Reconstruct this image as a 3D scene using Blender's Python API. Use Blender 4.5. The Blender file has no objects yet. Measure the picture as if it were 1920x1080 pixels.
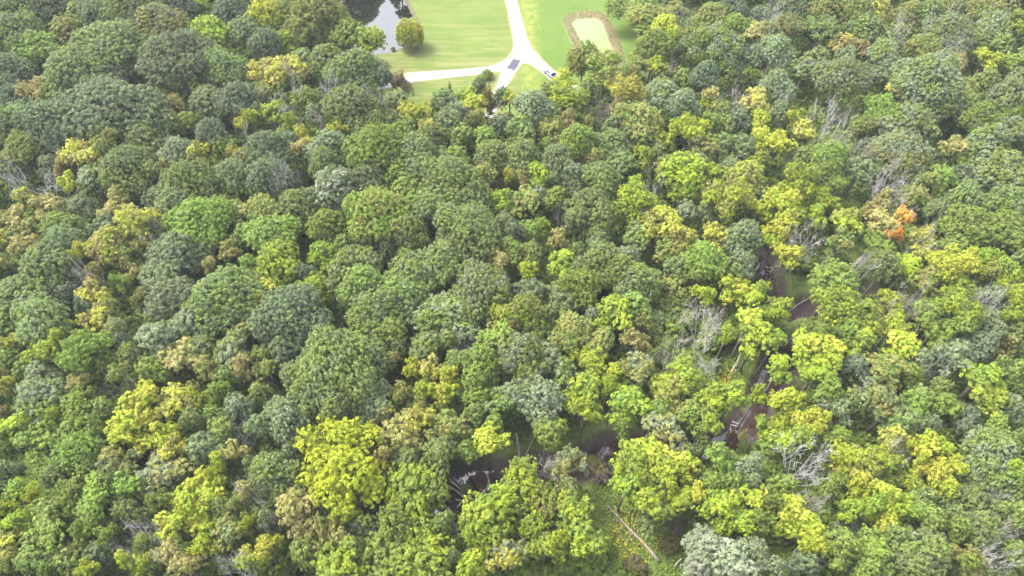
import bpy, bmesh, math, random
import numpy as np
from mathutils import Vector, Matrix, geometry
R_ = math.radians
sc = bpy.context.scene
col = sc.collection
rng = np.random.default_rng(7)
random.seed(7)

# ------------------------------------------------------------------ camera, world, sun, exposure
CAM_H, PITCH, LENS = 120.0, 53.0, 24.0
F = 960.0 / (18.0 / LENS)                       # focal length in pixels of the 1920 px wide photograph
cam_d = bpy.data.cameras.new('camera'); cam_d.lens = LENS; cam_d.sensor_width = 36
cam_d.clip_start = 1.0; cam_d.clip_end = 6000
cam = bpy.data.objects.new('camera', cam_d); col.objects.link(cam)
cam.location = (0, 0, CAM_H); cam.rotation_euler = (R_(90 - PITCH), 0, 0)
sc.camera = cam
SUN_EL, SUN_AZ = 56.0, -62.0                      # azimuth measured from +Y (away from the viewer) towards +X
w = bpy.data.worlds.new('World'); sc.world = w; w.use_nodes = True
nt = w.node_tree; nt.nodes.clear()
sky = nt.nodes.new('ShaderNodeTexSky'); sky.sky_type = 'NISHITA'; sky.sun_disc = False
sky.sun_elevation = R_(SUN_EL); sky.sun_rotation = R_(SUN_AZ)
sky.air_density = 1.0; sky.dust_density = 4.0; sky.ozone_density = 1.0
hsv = nt.nodes.new('ShaderNodeHueSaturation'); hsv.inputs['Saturation'].default_value = 0.42
bg = nt.nodes.new('ShaderNodeBackground'); bg.inputs[1].default_value = 0.15
wo = nt.nodes.new('ShaderNodeOutputWorld')
nt.links.new(sky.outputs[0], hsv.inputs['Color']); nt.links.new(hsv.outputs[0], bg.inputs[0]); nt.links.new(bg.outputs[0], wo.inputs[0])
sun_d = bpy.data.lights.new('sun', 'SUN'); sun_d.energy = 1.0; sun_d.angle = R_(24); sun_d.color = (1.0, .96, .88)
sun = bpy.data.objects.new('sun', sun_d); col.objects.link(sun)
sv = Vector((math.sin(R_(SUN_AZ)) * math.cos(R_(SUN_EL)), math.cos(R_(SUN_AZ)) * math.cos(R_(SUN_EL)), math.sin(R_(SUN_EL))))
sun.rotation_euler = sv.to_track_quat('Z', 'Y').to_euler(); sun.location = (0, 0, 200)
sc.view_settings.view_transform = 'Standard'; sc.view_settings.look = 'None'
sc.view_settings.gamma = 1; sc.view_settings.use_curve_mapping = False
sc.view_settings.exposure = 2.56
cy = sc.cycles
cy.max_bounces = 6; cy.diffuse_bounces = 3; cy.glossy_bounces = 2; cy.transmission_bounces = 4; cy.transparent_max_bounces = 4
cy.use_denoising = True

# ------------------------------------------------------------------ pixel <-> world
CA, SA = math.cos(R_(90 - PITCH)), math.sin(R_(90 - PITCH))
def at(px, py, z=0.0):
    x = (px - 960) / F; y = (540 - py) / F
    d = (x, y * CA + SA, y * SA - CA)
    t = (z - CAM_H) / d[2]
    return Vector((d[0] * t, d[1] * t, z)), t    # point, depth
def proj(x, y, z):
    dz = z - CAM_H
    cyy = y * CA + dz * SA; cz = -y * SA + dz * CA
    return 960 + F * x / -cz, 540 - F * cyy / -cz
def gp(pts, z=0.0):
    return np.array([at(a, b, z)[0][:2] for a, b in pts])

# ------------------------------------------------------------------ helpers
def tag(o, label=None, cat=None, group=None, kind=None):
    if label: o['label'] = label
    if cat: o['category'] = cat
    if group: o['group'] = group
    if kind: o['kind'] = kind
    return o
def link(name, me, parent=None, mat=None):
    o = bpy.data.objects.new(name, me); col.objects.link(o)
    if parent is not None: o.parent = parent
    if mat is not None:
        if not me.materials: me.materials.append(None)
        o.material_slots[0].link = 'OBJECT'; o.material_slots[0].material = mat
    return o
def empty(name, loc, rz=0, s=(1, 1, 1)):
    o = bpy.data.objects.new(name, None); col.objects.link(o)
    o.empty_display_size = .5; o.location = loc; o.rotation_euler = (0, 0, rz); o.scale = s
    return o
def mesh_np(name, V, Fq, smooth=False, **attrs):
    """V (n,3), Fq (m,k) all faces with k corners"""
    me = bpy.data.meshes.new(name)
    V = np.asarray(V, np.float32); Fq = np.asarray(Fq, np.int32); m, k = Fq.shape
    me.vertices.add(len(V)); me.vertices.foreach_set('co', V.ravel())
    me.loops.add(m * k); me.loops.foreach_set('vertex_index', Fq.ravel())
    me.polygons.add(m); me.polygons.foreach_set('loop_start', np.arange(0, m * k, k, dtype=np.int32))
    me.polygons.foreach_set('loop_total', np.full(m, k, np.int32))
    if smooth: me.polygons.foreach_set('use_smooth', np.ones(m, bool))
    for an, (dom, typ, val) in attrs.items():
        a = me.attributes.new(an, typ, dom)
        a.data.foreach_set('color' if 'COLOR' in typ else 'value', np.asarray(val, np.float32).ravel())
    me.update(calc_edges=True)
    return me
class MB:
    """collects tubes, boxes and quads; builds ONE mesh"""
    def __init__(s): s.v = []; s.f = []; s.n = 0
    def add(s, V, Fs):
        s.v.append(np.asarray(V, float)); s.f += [tuple(i + s.n for i in f) for f in Fs]; s.n += len(V)
    def tube(s, pts, rad, k=6, cap=True):
        pts = [Vector(p) for p in pts]; V = []; Fs = []
        for i, p in enumerate(pts):
            t = (pts[min(i + 1, len(pts) - 1)] - pts[max(i - 1, 0)]).normalized()
            a = t.orthogonal().normalized() if i == 0 else (a - a.dot(t) * t).normalized()
            b = t.cross(a)
            for j in range(k):
                an = 2 * math.pi * j / k
                V.append(p + (a * math.cos(an) + b * math.sin(an)) * rad[i])
        for i in range(len(pts) - 1):
            for j in range(k):
                Fs.append((i * k + j, i * k + (j + 1) % k, (i + 1) * k + (j + 1) % k, (i + 1) * k + j))
        if cap: Fs.append(tuple(range(k))[::-1]); Fs.append(tuple((len(pts) - 1) * k + j for j in range(k)))
        s.add([tuple(v) for v in V], Fs)
    def box(s, c, d, M=None):
        V = [(c[0] + x * d[0] / 2, c[1] + y * d[1] / 2, c[2] + z * d[2] / 2) for x in (-1, 1) for y in (-1, 1) for z in (-1, 1)]
        if M is not None: V = [tuple(M @ Vector(v)) for v in V]
        s.add(V, [(0, 1, 3, 2), (4, 6, 7, 5), (0, 4, 5, 1), (2, 3, 7, 6), (0, 2, 6, 4), (1, 5, 7, 3)])
    def mesh(s, name, smooth=False):
        me = bpy.data.meshes.new(name)
        me.from_pydata(np.concatenate(s.v).tolist(), [], s.f); me.update()
        if smooth: me.polygons.foreach_set('use_smooth', [True] * len(me.polygons))
        return me

# ------------------------------------------------------------------ materials
def new_mat(name):
    m = bpy.data.materials.new(name); m.use_nodes = True; n = m.node_tree; n.nodes.clear()
    return m, n, n.nodes, n.links
def N(ns, t, **kw):
    n = ns.new(t)
    for k, v in kw.items():
        if k.startswith('i_'): n.inputs[k[2:].replace('_', ' ')].default_value = v
        else: setattr(n, k, v)
    return n
def noise(ns, ls, vec, scale, detail=3, rough=.5, dist=0):
    n = N(ns, 'ShaderNodeTexNoise'); n.inputs['Scale'].default_value = scale; n.inputs['Detail'].default_value = detail
    n.inputs['Roughness'].default_value = rough; n.inputs['Distortion'].default_value = dist
    if vec is not None: ls.new(vec, n.inputs['Vector'])
    return n.outputs['Fac']
def ramp(ns, ls, fac, lo, hi):
    n = N(ns, 'ShaderNodeMapRange'); n.inputs['From Min'].default_value = lo; n.inputs['From Max'].default_value = hi
    ls.new(fac, n.inputs['Value']); return n.outputs[0]
def mixc(ns, ls, fac, a, b, mode='MIX'):
    n = N(ns, 'ShaderNodeMix', data_type='RGBA', blend_type=mode)
    for s, v in ((n.inputs[0], fac), (n.inputs[6], a), (n.inputs[7], b)):
        if isinstance(v, (int, float)): s.default_value = v
        elif isinstance(v, tuple): s.default_value = (*v[:3], 1)
        else: ls.new(v, s)
    return n.outputs[2]
def math_(ns, ls, op, a, b=None):
    n = N(ns, 'ShaderNodeMath', operation=op)
    for i, v in enumerate((a, b)):
        if v is None: continue
        if isinstance(v, (int, float)): n.inputs[i].default_value = v
        else: ls.new(v, n.inputs[i])
    return n.outputs[0]
PAL = {  # leaf albedo, linear
 'g': (.132, .170, .068), 'd': (.102, .132, .068), 'm': (.146, .194, .044), 'b': (.155, .218, .034),
 'l': (.245, .305, .028), 'y': (.355, .360, .050), 'o': (.200, .200, .055), 't': (.290, .262, .095),
 's': (.175, .212, .115), 'L': (.310, .370, .026), 'r': (.520, .235, .035), 'w': (.235, .262, .170), 'p': (.180, .140, .120)}
LEAF = {}
def leaf_mat(c1, c2=None):
    key = c1 + (c2 or '')
    if key in LEAF: return LEAF[key]
    m, n, ns, ls = new_mat('leaves_' + key)
    a = PAL[c1]; b = PAL[c2] if c2 else tuple(x * 1.25 for x in a)
    geo = N(ns, 'ShaderNodeNewGeometry'); oi = N(ns, 'ShaderNodeObjectInfo')
    nz = noise(ns, ls, geo.outputs['Position'], .34, 2, .6)
    fac = ramp(ns, ls, nz, .44, .60)
    c = mixc(ns, ls, fac, a, b)
    at_ = N(ns, 'ShaderNodeAttribute'); at_.attribute_name = 'tone'
    t = ramp(ns, ls, at_.outputs['Fac'], 0, 1); t = math_(ns, ls, 'MULTIPLY_ADD', at_.outputs['Fac'], .50)
    t.node.inputs[2].default_value = .76
    r = math_(ns, ls, 'MULTIPLY_ADD', oi.outputs['Random'], .30); r.node.inputs[2].default_value = .85
    tt = math_(ns, ls, 'MULTIPLY', t, r)
    hs = N(ns, 'ShaderNodeHueSaturation'); ls.new(c, hs.inputs['Color']); ls.new(tt, hs.inputs['Value'])
    hv = math_(ns, ls, 'MULTIPLY_ADD', oi.outputs['Random'], .022); hv.node.inputs[2].default_value = .489
    ls.new(hv, hs.inputs['Hue'])
    p = N(ns, 'ShaderNodeBsdfPrincipled'); p.inputs['Roughness'].default_value = .6; p.inputs['Specular IOR Level'].default_value = .15
    ls.new(hs.outputs[0], p.inputs['Base Color'])
    tr = N(ns, 'ShaderNodeBsdfTranslucent'); ls.new(hs.outputs[0], tr.inputs[0])
    mx = N(ns, 'ShaderNodeMixShader'); mx.inputs[0].default_value = .42
    ls.new(p.outputs[0], mx.inputs[1]); ls.new(tr.outputs[0], mx.inputs[2])
    o = N(ns, 'ShaderNodeOutputMaterial'); ls.new(mx.outputs[0], o.inputs[0])
    LEAF[key] = m; return m
def simple_mat(name, c1, c2, scale=2.0, rough=.8, spec=.3, metal=0.0, stretch=None, bump=0):
    m, n, ns, ls = new_mat(name)
    tc = N(ns, 'ShaderNodeTexCoord'); v = tc.outputs['Object']
    if stretch:
        mp = N(ns, 'ShaderNodeMapping'); mp.inputs['Scale'].default_value = stretch; ls.new(v, mp.inputs[0]); v = mp.outputs[0]
    f = ramp(ns, ls, noise(ns, ls, v, scale, 4, .6), .35, .65)
    c = mixc(ns, ls, f, c1, c2)
    p = N(ns, 'ShaderNodeBsdfPrincipled'); p.inputs['Roughness'].default_value = rough
    p.inputs['Specular IOR Level'].default_value = spec; p.inputs['Metallic'].default_value = metal
    ls.new(c, p.inputs['Base Color'])
    if bump:
        b = N(ns, 'ShaderNodeBump'); b.inputs['Distance'].default_value = bump; ls.new(f, b.inputs['Height']); ls.new(b.outputs[0], p.inputs['Normal'])
    o = N(ns, 'ShaderNodeOutputMaterial'); ls.new(p.outputs[0], o.inputs[0])
    return m
M_bark = simple_mat('bark', (.09, .07, .055), (.16, .135, .11), 3, .9, .2, stretch=(1, 1, .3))
M_dead = simple_mat('dead_wood', (.26, .23, .205), (.42, .385, .355), 1.2, .85, .2)
M_white = simple_mat('bleached_wood', (.30, .285, .27), (.44, .425, .405), 1.2, .85, .2)
M_brown = simple_mat('brown_twigs', (.13, .10, .095), (.22, .18, .175), 1.2, .9, .2)
M_log = simple_mat('barkless_log', (.20, .155, .13), (.33, .28, .245), 1.5, .8, .2, stretch=(1, 1, .3))
# ------------------------------------------------------------------ the ground, lawn, ponds, creek, roads
def inside(P, poly):
    x, y = P[:, 0], P[:, 1]; c = np.zeros(len(P), bool); n = len(poly); j = n - 1
    for i in range(n):
        xi, yi = poly[i]; xj, yj = poly[j]
        if yi != yj:
            c ^= ((yi > y) != (yj > y)) & (x < (xj - xi) * (y - yi) / (yj - yi) + xi)
        j = i
    return c
def seg_dist(P, pts, closed=False):
    d = np.full(len(P), 1e9); n = len(pts)
    for i in range(n if closed else n - 1):
        a = np.array(pts[i]); b = np.array(pts[(i + 1) % n]); ab = b - a
        t = np.clip(((P - a) @ ab) / max(ab @ ab, 1e-9), 0, 1)
        d = np.minimum(d, np.hypot(*(P - (a + t[:, None] * ab)).T))
    return d
def sdist(P, poly):
    d = seg_dist(P, poly, True); return np.where(inside(P, poly), -d, d)
def smooth_closed(pts, it=2):
    pts = np.array(pts, float)
    for _ in range(it):
        nx = np.roll(pts, -1, 0); pts = np.stack([.75 * pts + .25 * nx, .25 * pts + .75 * nx], 1).reshape(-1, 2)
    return pts
CLEAR_PX = [(560, -150), (600, 0), (640, 60), (670, 110), (690, 160), (740, 200), (770, 235), (850, 240), (960, 232), (1040, 215), (1085, 190), (1110, 170), (1175, 140), (1215, 130), (1195, 60), (1150, 0), (1130, -60), (1140, -150)]
clear_poly = smooth_closed(gp(CLEAR_PX), 2)
POND_PX = [(735, -90), (750, -40), (759, 0), (766, 8), (775, 27), (786, 47), (786, 66), (772, 82), (756, 89), (730, 98), (705, 101), (680, 104), (650, 97), (625, 88), (612, 60), (622, 0), (600, -60), (640, -110)]
pond_poly = smooth_closed(gp(POND_PX), 2)
def z8(pts): return [(1020 + a / 8, b / 8) for a, b in pts]
ALG_PX = z8([(400, 340), (450, 290), (540, 265), (640, 258), (760, 262), (830, 290), (870, 340), (900, 420), (940, 530), (980, 650), (1020, 750), (1050, 880), (1060, 990), (950, 1060), (800, 1000), (700, 800), (600, 680), (530, 580), (470, 470)])
alg_poly = smooth_closed(gp(ALG_PX), 2)
REED_PX = z8([(260, 300), (330, 230), (450, 190), (620, 165), (820, 175), (930, 220), (1000, 350), (1080, 480), (1150, 650), (1200, 850), (1225, 1000), (1150, 1150), (900, 1200), (700, 1050), (550, 900), (450, 720), (380, 550), (310, 420)])
reed_poly = smooth_closed(gp(REED_PX), 2)
CREEK = [gp([(1420, 470), (1438, 515), (1446, 550), (1462, 588), (1478, 622), (1490, 650), (1460, 690), (1440, 722), (1425, 760), (1385, 812), (1330, 836), (1240, 842), (1150, 838), (1120, 852), (1085, 868), (1040, 884), (985, 882), (930, 892), (885, 900), (868, 925), (850, 955), (800, 958), (720, 968), (690, 1005), (655, 1040), (630, 1085), (600, 1160)]),
         gp([(1462, 588), (1490, 588), (1516, 572), (1560, 560), (1620, 540)])]
def catmull(P, n=6):
    P = np.asarray(P, float); Q = np.vstack([2 * P[0] - P[1], P, 2 * P[-1] - P[-2]]); out = []
    for i in range(len(P) - 1):
        p0, p1, p2, p3 = Q[i:i + 4]
        for t in np.linspace(0, 1, n, endpoint=False):
            out.append(.5 * (2 * p1 + (p2 - p0) * t + (2 * p0 - 5 * p1 + 4 * p2 - p3) * t * t + (3 * p1 - p0 - 3 * p2 + p3) * t ** 3))
    out.append(P[-1]); return np.array(out)
CREEK = [catmull(c, 3) for c in CREEK]
MEADOWS = [((1210, 1000), 9), ((1270, 1060), 9), ((1150, 960), 7), ((1500, 548), 6), ((1392, 700), 6), ((1020, 835), 7), ((1130, 805), 7), ((95, 890), 10), ((120, 915), 9), ((1800, 850), 7), ((1575, 495), 8), ((700, 760), 0.1), ((1370, 760), 3)]
def sgrid(lo, hi, a, b, fine, coarse):
    L = list(np.arange(a, b, fine)); s = coarse; x = a
    left = []
    while x > lo: x -= s; left.append(x); s *= 1.12
    s = coarse; x = b; right = [b]
    while x < hi: x += s; right.append(x); s *= 1.12
    return np.array(left[::-1] + L + right)
gx = sgrid(-2900, 2900, -150, 160, 1.0, 1.5); gy = sgrid(-2300, 4500, 15, 262, 1.0, 1.5)
X, Y = np.meshgrid(gx, gy); P = np.stack([X.ravel(), Y.ravel()], 1)
def vnoise(P, s, seed):
    r = np.random.default_rng(seed); z = 0
    for k in range(6):
        a = r.uniform(0, 6.28); f = s * r.uniform(.6, 1.8)
        z = z + np.sin(P[:, 0] * math.cos(a) * f + P[:, 1] * math.sin(a) * f + r.uniform(0, 6.28) + 1.3 * np.sin(P[:, 1] * f * .7 + k))
    return z / 6
near = (np.abs(P[:, 0]) < 200) & (P[:, 1] > 0) & (P[:, 1] < 300)
Pn = P[near]
d_clear = np.full(len(P), 99.); d_pond = d_clear.copy(); d_alg = d_clear.copy(); d_creek = d_clear.copy(); d_mead = d_clear.copy()
d_clear[near] = sdist(Pn, clear_poly); d_pond[near] = sdist(Pn, pond_poly); d_alg[near] = sdist(Pn, alg_poly)
dc = np.minimum(seg_dist(Pn, CREEK[0]), seg_dist(Pn, CREEK[1]) + .8); d_creek[near] = dc + .7 * vnoise(Pn, .5, 3)
for (c, r) in MEADOWS:
    q = at(*c)[0]; d_mead = np.minimum(d_mead, np.hypot(P[:, 0] - q.x, P[:, 1] - q.y) - r)
def sstep(x, a, b):
    t = np.clip((x - a) / (b - a), 0, 1); return t * t * (3 - 2 * t)
Z = .25 * vnoise(P, .12, 1) * sstep(d_clear, 0, 10) + .12 * vnoise(P, .7, 2) * sstep(d_clear, 0, 4)
Z -= 1.9 * (1 - sstep(d_creek, 2.0, 4.6)) + .5 * (1 - sstep(d_creek, 1.5, 3.0))
Z -= 1.3 * (1 - sstep(d_pond, -1.8, .4)) + .8 * (1 - sstep(d_alg, -1.5, .5))
lawn = 1 - sstep(d_clear + 1.2 * vnoise(P, .5, 9), -1.5, 1.5)
mud = (1 - sstep(d_creek, 2.8, 4.5)); mud = np.maximum(mud, (1 - sstep(d_pond, .1, .9)) * .9)
mead = 1 - sstep(d_mead + 1.5 * vnoise(P, .5, 5), -2, 2)
reed = np.zeros(len(P)); reed[near] = (1 - sstep(sdist(Pn, reed_poly) + .5 * vnoise(Pn, 1.1, 6), -.8, .5))
mask = np.stack([lawn, mud, mead, reed], 1)
nx, ny = len(gx), len(gy)
idx = np.arange(nx * ny).reshape(ny, nx)
Q = np.stack([idx[:-1, :-1], idx[:-1, 1:], idx[1:, 1:], idx[1:, :-1]], -1).reshape(-1, 4)

def ground_mat():
    m, n, ns, ls = new_mat('ground')
    g = N(ns, 'ShaderNodeNewGeometry').outputs['Position']
    a = N(ns, 'ShaderNodeAttribute'); a.attribute_name = 'mask'
    sp = N(ns, 'ShaderNodeSeparateColor'); ls.new(a.outputs['Color'], sp.inputs[0])
    # forest floor
    f1 = ramp(ns, ls, noise(ns, ls, g, .8, 5, .65), .35, .65)
    forest = mixc(ns, ls, f1, (.045, .068, .018), (.085, .092, .036))
    mead_c = mixc(ns, ls, ramp(ns, ls, noise(ns, ls, g, 1.3, 5, .7), .35, .68), (.075, .118, .018), (.125, .155, .038))
    # mown lawn: bands that follow the edge of the pond
    sep = N(ns, 'ShaderNodeSeparateXYZ'); ls.new(g, sep.inputs[0])
    mp = N(ns, 'ShaderNodeMapping'); mp.inputs['Scale'].default_value = (.065, .55, 1); mp.inputs['Rotation'].default_value = (0, 0, R_(-6)); ls.new(g, mp.inputs[0])
    st = ramp(ns, ls, noise(ns, ls, mp.outputs[0], 1.0, 5, .65, .7), .44, .62)
    blot = ramp(ns, ls, noise(ns, ls, g, .10, 4, .6), .38, .62)
    fine = noise(ns, ls, g, 2.5, 4, .7)
    right = ramp(ns, ls, sep.outputs['X'], 2.0, 5.0)
    nearb = math_(ns, ls, 'MULTIPLY', ramp(ns, ls, sep.outputs['Y'], 196, 170), ramp(ns, ls, sep.outputs['X'], 3, -2))
    lawn_l = mixc(ns, ls, blot, (.064, .100, .017), (.086, .116, .025))
    dry = math_(ns, ls, 'MULTIPLY', st, ramp(ns, ls, nearb, 0, 1)); dry = math_(ns, ls, 'MULTIPLY_ADD', st, .25); dry.node.inputs[2].default_value = 0
    dry2 = math_(ns, ls, 'MULTIPLY', st, math_(ns, ls, 'MULTIPLY_ADD', nearb, .6)); dry2.node.inputs[1].links[0].from_node.inputs[2].default_value = .35
    lawn_l = mixc(ns, ls, dry2, lawn_l, (.160, .142, .064))
    lawn_r = mixc(ns, ls, blot, (.053, .098, .014), (.070, .112, .021))
    yel = math_(ns, ls, 'MULTIPLY', ramp(ns, ls, sep.outputs['X'], 9.5, 5.5), ramp(ns, ls, noise(ns, ls, g, .45, 3, .6), .35, .6))
    lawn_r = mixc(ns, ls, yel, lawn_r, (.17, .175, .035))
    lw = mixc(ns, ls, right, lawn_l, lawn_r)
    lw = mixc(ns, ls, math_(ns, ls, 'MULTIPLY', fine, .5), lw, (.085, .118, .018), 'MIX')
    c = mixc(ns, ls, sp.outputs[2], forest, mead_c)
    c = mixc(ns, ls, sp.outputs[0], c, lw)
    c = mixc(ns, ls, a.outputs['Alpha'], c, mixc(ns, ls, ramp(ns, ls, noise(ns, ls, g, .5, 4, .6), .42, .6), (.20, .155, .09), (.12, .135, .05)))
    mudc = mixc(ns, ls, ramp(ns, ls, noise(ns, ls, g, 1.1, 5, .6), .35, .65), (.048, .035, .030), (.088, .066, .060))
    c = mixc(ns, ls, sp.outputs[1], c, mudc)
    p = N(ns, 'ShaderNodeBsdfPrincipled'); p.inputs['Roughness'].default_value = .9; p.inputs['Specular IOR Level'].default_value = .2
    ls.new(c, p.inputs['Base Color'])
    b = N(ns, 'ShaderNodeBump'); b.inputs['Distance'].default_value = .25; b.inputs['Strength'].default_value = .6
    ls.new(noise(ns, ls, g, 2.2, 5, .7), b.inputs['Height']); ls.new(b.outputs[0], p.inputs['Normal'])
    o = N(ns, 'ShaderNodeOutputMaterial'); ls.new(p.outputs[0], o.inputs[0]); return m
M_ground = ground_mat()
V3 = np.stack([X.ravel(), Y.ravel(), Z], 1)
fl = lawn[Q].mean(1) > .5; fm = (mud[Q].mean(1) > .5) & (d_creek[Q].mean(1) < 8) & ~fl
def sub_grid(name, sel):
    q = Q[sel]; u, inv = np.unique(q, return_inverse=True)
    me = mesh_np(name, V3[u], inv.reshape(-1, 4), True, mask=('POINT', 'FLOAT_COLOR', mask[u]))
    me.materials.append(M_ground); o = bpy.data.objects.new(name, me); col.objects.link(o); return o
tag(sub_grid('ground', ~(fl | fm)), 'dark green forest floor under the trees', kind='structure')
tag(sub_grid('lawn', fl), 'mown lawn around the ponds and the white road', kind='structure')
tag(sub_grid('creek_bed', fm), 'brown mud of the creek banks', kind='structure')

def flat_poly(name, poly, z, mat, thick=0.0):
    pts = [Vector((p[0], p[1], z)) for p in poly]
    tris = geometry.tessellate_polygon([pts]); V = [tuple(p) for p in pts]; n = len(V); Fs = [tuple(t) for t in tris]
    # make faces point up
    Fs = [f if (pts[f[1]] - pts[f[0]]).cross(pts[f[2]] - pts[f[0]]).z > 0 else f[::-1] for f in Fs]
    if thick:
        V += [(p.x, p.y, z - thick) for p in pts]; Fs += [(i, (i + 1) % n, (i + 1) % n + n, i + n) for i in range(n)]
    me = bpy.data.meshes.new(name); me.from_pydata(V, [], Fs); me.update(); me.materials.append(mat)
    bm = bmesh.new(); bm.from_mesh(me); bmesh.ops.recalc_face_normals(bm, faces=bm.faces) if thick else None; bm.to_mesh(me); bm.free()
    o = bpy.data.objects.new(name, me); col.objects.link(o); return o
def water_mat(name, deep, rough, scale, bump):
    m, n, ns, ls = new_mat(name)
    g = N(ns, 'ShaderNodeNewGeometry').outputs['Position']
    c = mixc(ns, ls, ramp(ns, ls, noise(ns, ls, g, .25, 3), .4, .6), deep, tuple(x * 1.5 for x in deep))
    p = N(ns, 'ShaderNodeBsdfPrincipled'); p.inputs['Roughness'].default_value = rough; p.inputs['IOR'].default_value = 1.6 if 'pond' in name else 1.45
    p.inputs['Specular IOR Level'].default_value = 1.0 if 'pond' in name else .85; ls.new(c, p.inputs['Base Color'])
    b = N(ns, 'ShaderNodeBump'); b.inputs['Distance'].default_value = bump; ls.new(noise(ns, ls, g, scale, 3), b.inputs['Height'])
    ls.new(b.outputs[0], p.inputs['Normal'])
    o = N(ns, 'ShaderNodeOutputMaterial'); ls.new(p.outputs[0], o.inputs[0]); return m
M_pond = water_mat('pond_water', (.007, .008, .005), .015, .8, .0015)
M_creek = water_mat('creek_water', (.030, .018, .014), .02, .8, .002)
def grow(poly, d):
    c = poly.mean(0); v = poly - c; return poly + v / np.linalg.norm(v, axis=1)[:, None] * d
tag(flat_poly('pond_water', grow(pond_poly, 1.0), -.45, M_pond), 'dark pond reflecting pale sky and trees', kind='structure')
cw = CREEK[0]; tn = np.gradient(cw, axis=0); tn /= np.linalg.norm(tn, axis=1)[:, None]; nm = np.stack([-tn[:, 1], tn[:, 0]], 1)
V = np.concatenate([cw + nm * 4, cw - nm * 4]); n = len(cw); V = np.c_[V, np.full(len(V), -2.12)]
me = mesh_np('creek_water', V, [(i, i + n, i + n + 1, i + 1) for i in range(n - 1)]); me.materials.append(M_creek)
o = bpy.data.objects.new('creek_water', me); col.objects.link(o); tag(o, 'shallow brown creek water', kind='structure')
def algae_mat():
    m, n, ns, ls = new_mat('algae')
    g = N(ns, 'ShaderNodeNewGeometry').outputs['Position']; sep = N(ns, 'ShaderNodeSeparateXYZ'); ls.new(g, sep.inputs[0])
    gr = ramp(ns, ls, math_(ns, ls, 'ADD', sep.outputs['Y'], math_(ns, ls, 'MULTIPLY', noise(ns, ls, g, .12, 4), 22)), 205, 182)
    c = mixc(ns, ls, gr, (.118, .158, .066), (.125, .175, .032))
    c = mixc(ns, ls, ramp(ns, ls, noise(ns, ls, g, .5, 4, .6), .5, .75), c, (.120, .142, .065))
    p = N(ns, 'ShaderNodeBsdfPrincipled'); p.inputs['Roughness'].default_value = .6; ls.new(c, p.inputs['Base Color'])
    o = N(ns, 'ShaderNodeOutputMaterial'); ls.new(p.outputs[0], o.inputs[0]); return m
tag(flat_poly('algae_pond', grow(alg_poly, .6), -.25, algae_mat()), 'small pond covered with pale yellow-green algae', kind='structure')

ROAD_PX = [(925, -140), (937, -60), (947, 0), (955, 30), (961, 60), (964, 82), (961, 98), (948, 113), (922, 124), (880, 130), (830, 136), (790, 141), (766, 144), (735, 149), (690, 160), (690, 172), (740, 162), (771, 154),
 (800, 150), (860, 143), (900, 139), (930, 134), (941, 132), (937, 146), (930, 165), (920, 186), (906, 215), (890, 250), (908, 250), (926, 215), (938, 186), (947, 166), (958, 148), (968, 132), (977, 120), (984, 117.5), (992, 119), (998, 123), (1008, 129), (1020, 138), (1033, 151), (1060, 180), (1100, 218), (1135, 245),
 (1155, 232), (1120, 200), (1085, 168), (1048, 140), (1032, 127), (1018, 114), (1004, 99), (993, 84), (985, 62), (976, 30), (968, 0), (957, -60), (945, -140)]
road_poly = gp(ROAD_PX)
def densify(poly, it=1):
    P = np.array(poly)
    for _ in range(it):
        nx_ = np.roll(P, -1, 0); P = np.stack([.8 * P + .2 * nx_, .2 * P + .8 * nx_], 1).reshape(-1, 2)
    return P
M_road = simple_mat('gravel_road', (.21, .205, .195), (.32, .315, .30), .5, .9, .2)
tag(flat_poly('road', densify(road_poly), .03, M_road, .3), 'pale white gravel road forking across the lawn', kind='structure')
verge = densify(road_poly)
def off(poly, d):
    n = len(poly); t = np.roll(poly, -1, 0) - np.roll(poly, 1, 0); t /= np.linalg.norm(t, axis=1)[:, None] + 1e-9
    area = .5 * np.sum(poly[:, 0] * np.roll(poly[:, 1], -1) - np.roll(poly[:, 0], -1) * poly[:, 1])
    nn = np.stack([t[:, 1], -t[:, 0]], 1) * (1 if area > 0 else -1)
    j = 1 + .5 * np.sin(np.arange(n) * 1.7) * np.cos(np.arange(n) * .6)
    return poly + nn * (d * j)[:, None]
M_verge = simple_mat('dry_verge', (.14, .13, .05), (.18, .155, .085), 1.5, .95, .1)
tag(flat_poly('road_verge', off(verge, .5), .012, M_verge), 'dry tan verge along the road edges', kind='structure')
def z13(pts): return [(920 + a / 13.5, 80 + b / 13.5) for a, b in pts]
M_asph = simple_mat('asphalt', (.04, .037, .05), (.056, .052, .07), 1.0, .85, .3)
tag(flat_poly('asphalt_patch', gp(z13([(572, 408), (650, 428), (720, 445), (768, 436), (735, 500), (692, 560), (694, 590), (640, 655), (578, 712), (548, 700), (500, 668), (445, 665), (398, 655), (480, 545)])), .05, M_asph), 'dark grey asphalt patch on the white road at the fork', kind='structure')
# dry mown strip beside the western road
tag(flat_poly('gravel_shoulder', smooth_closed(gp([(752, 137), (790, 134), (850, 131), (905, 126), (918, 123), (880, 131), (830, 137), (790, 143), (752, 150)]), 1), .022, simple_mat('shoulder', (.23, .20, .14), (.28, .25, .19), 1.0, .95, .1)), 'sandy shoulder beside the road', kind='structure')
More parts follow.
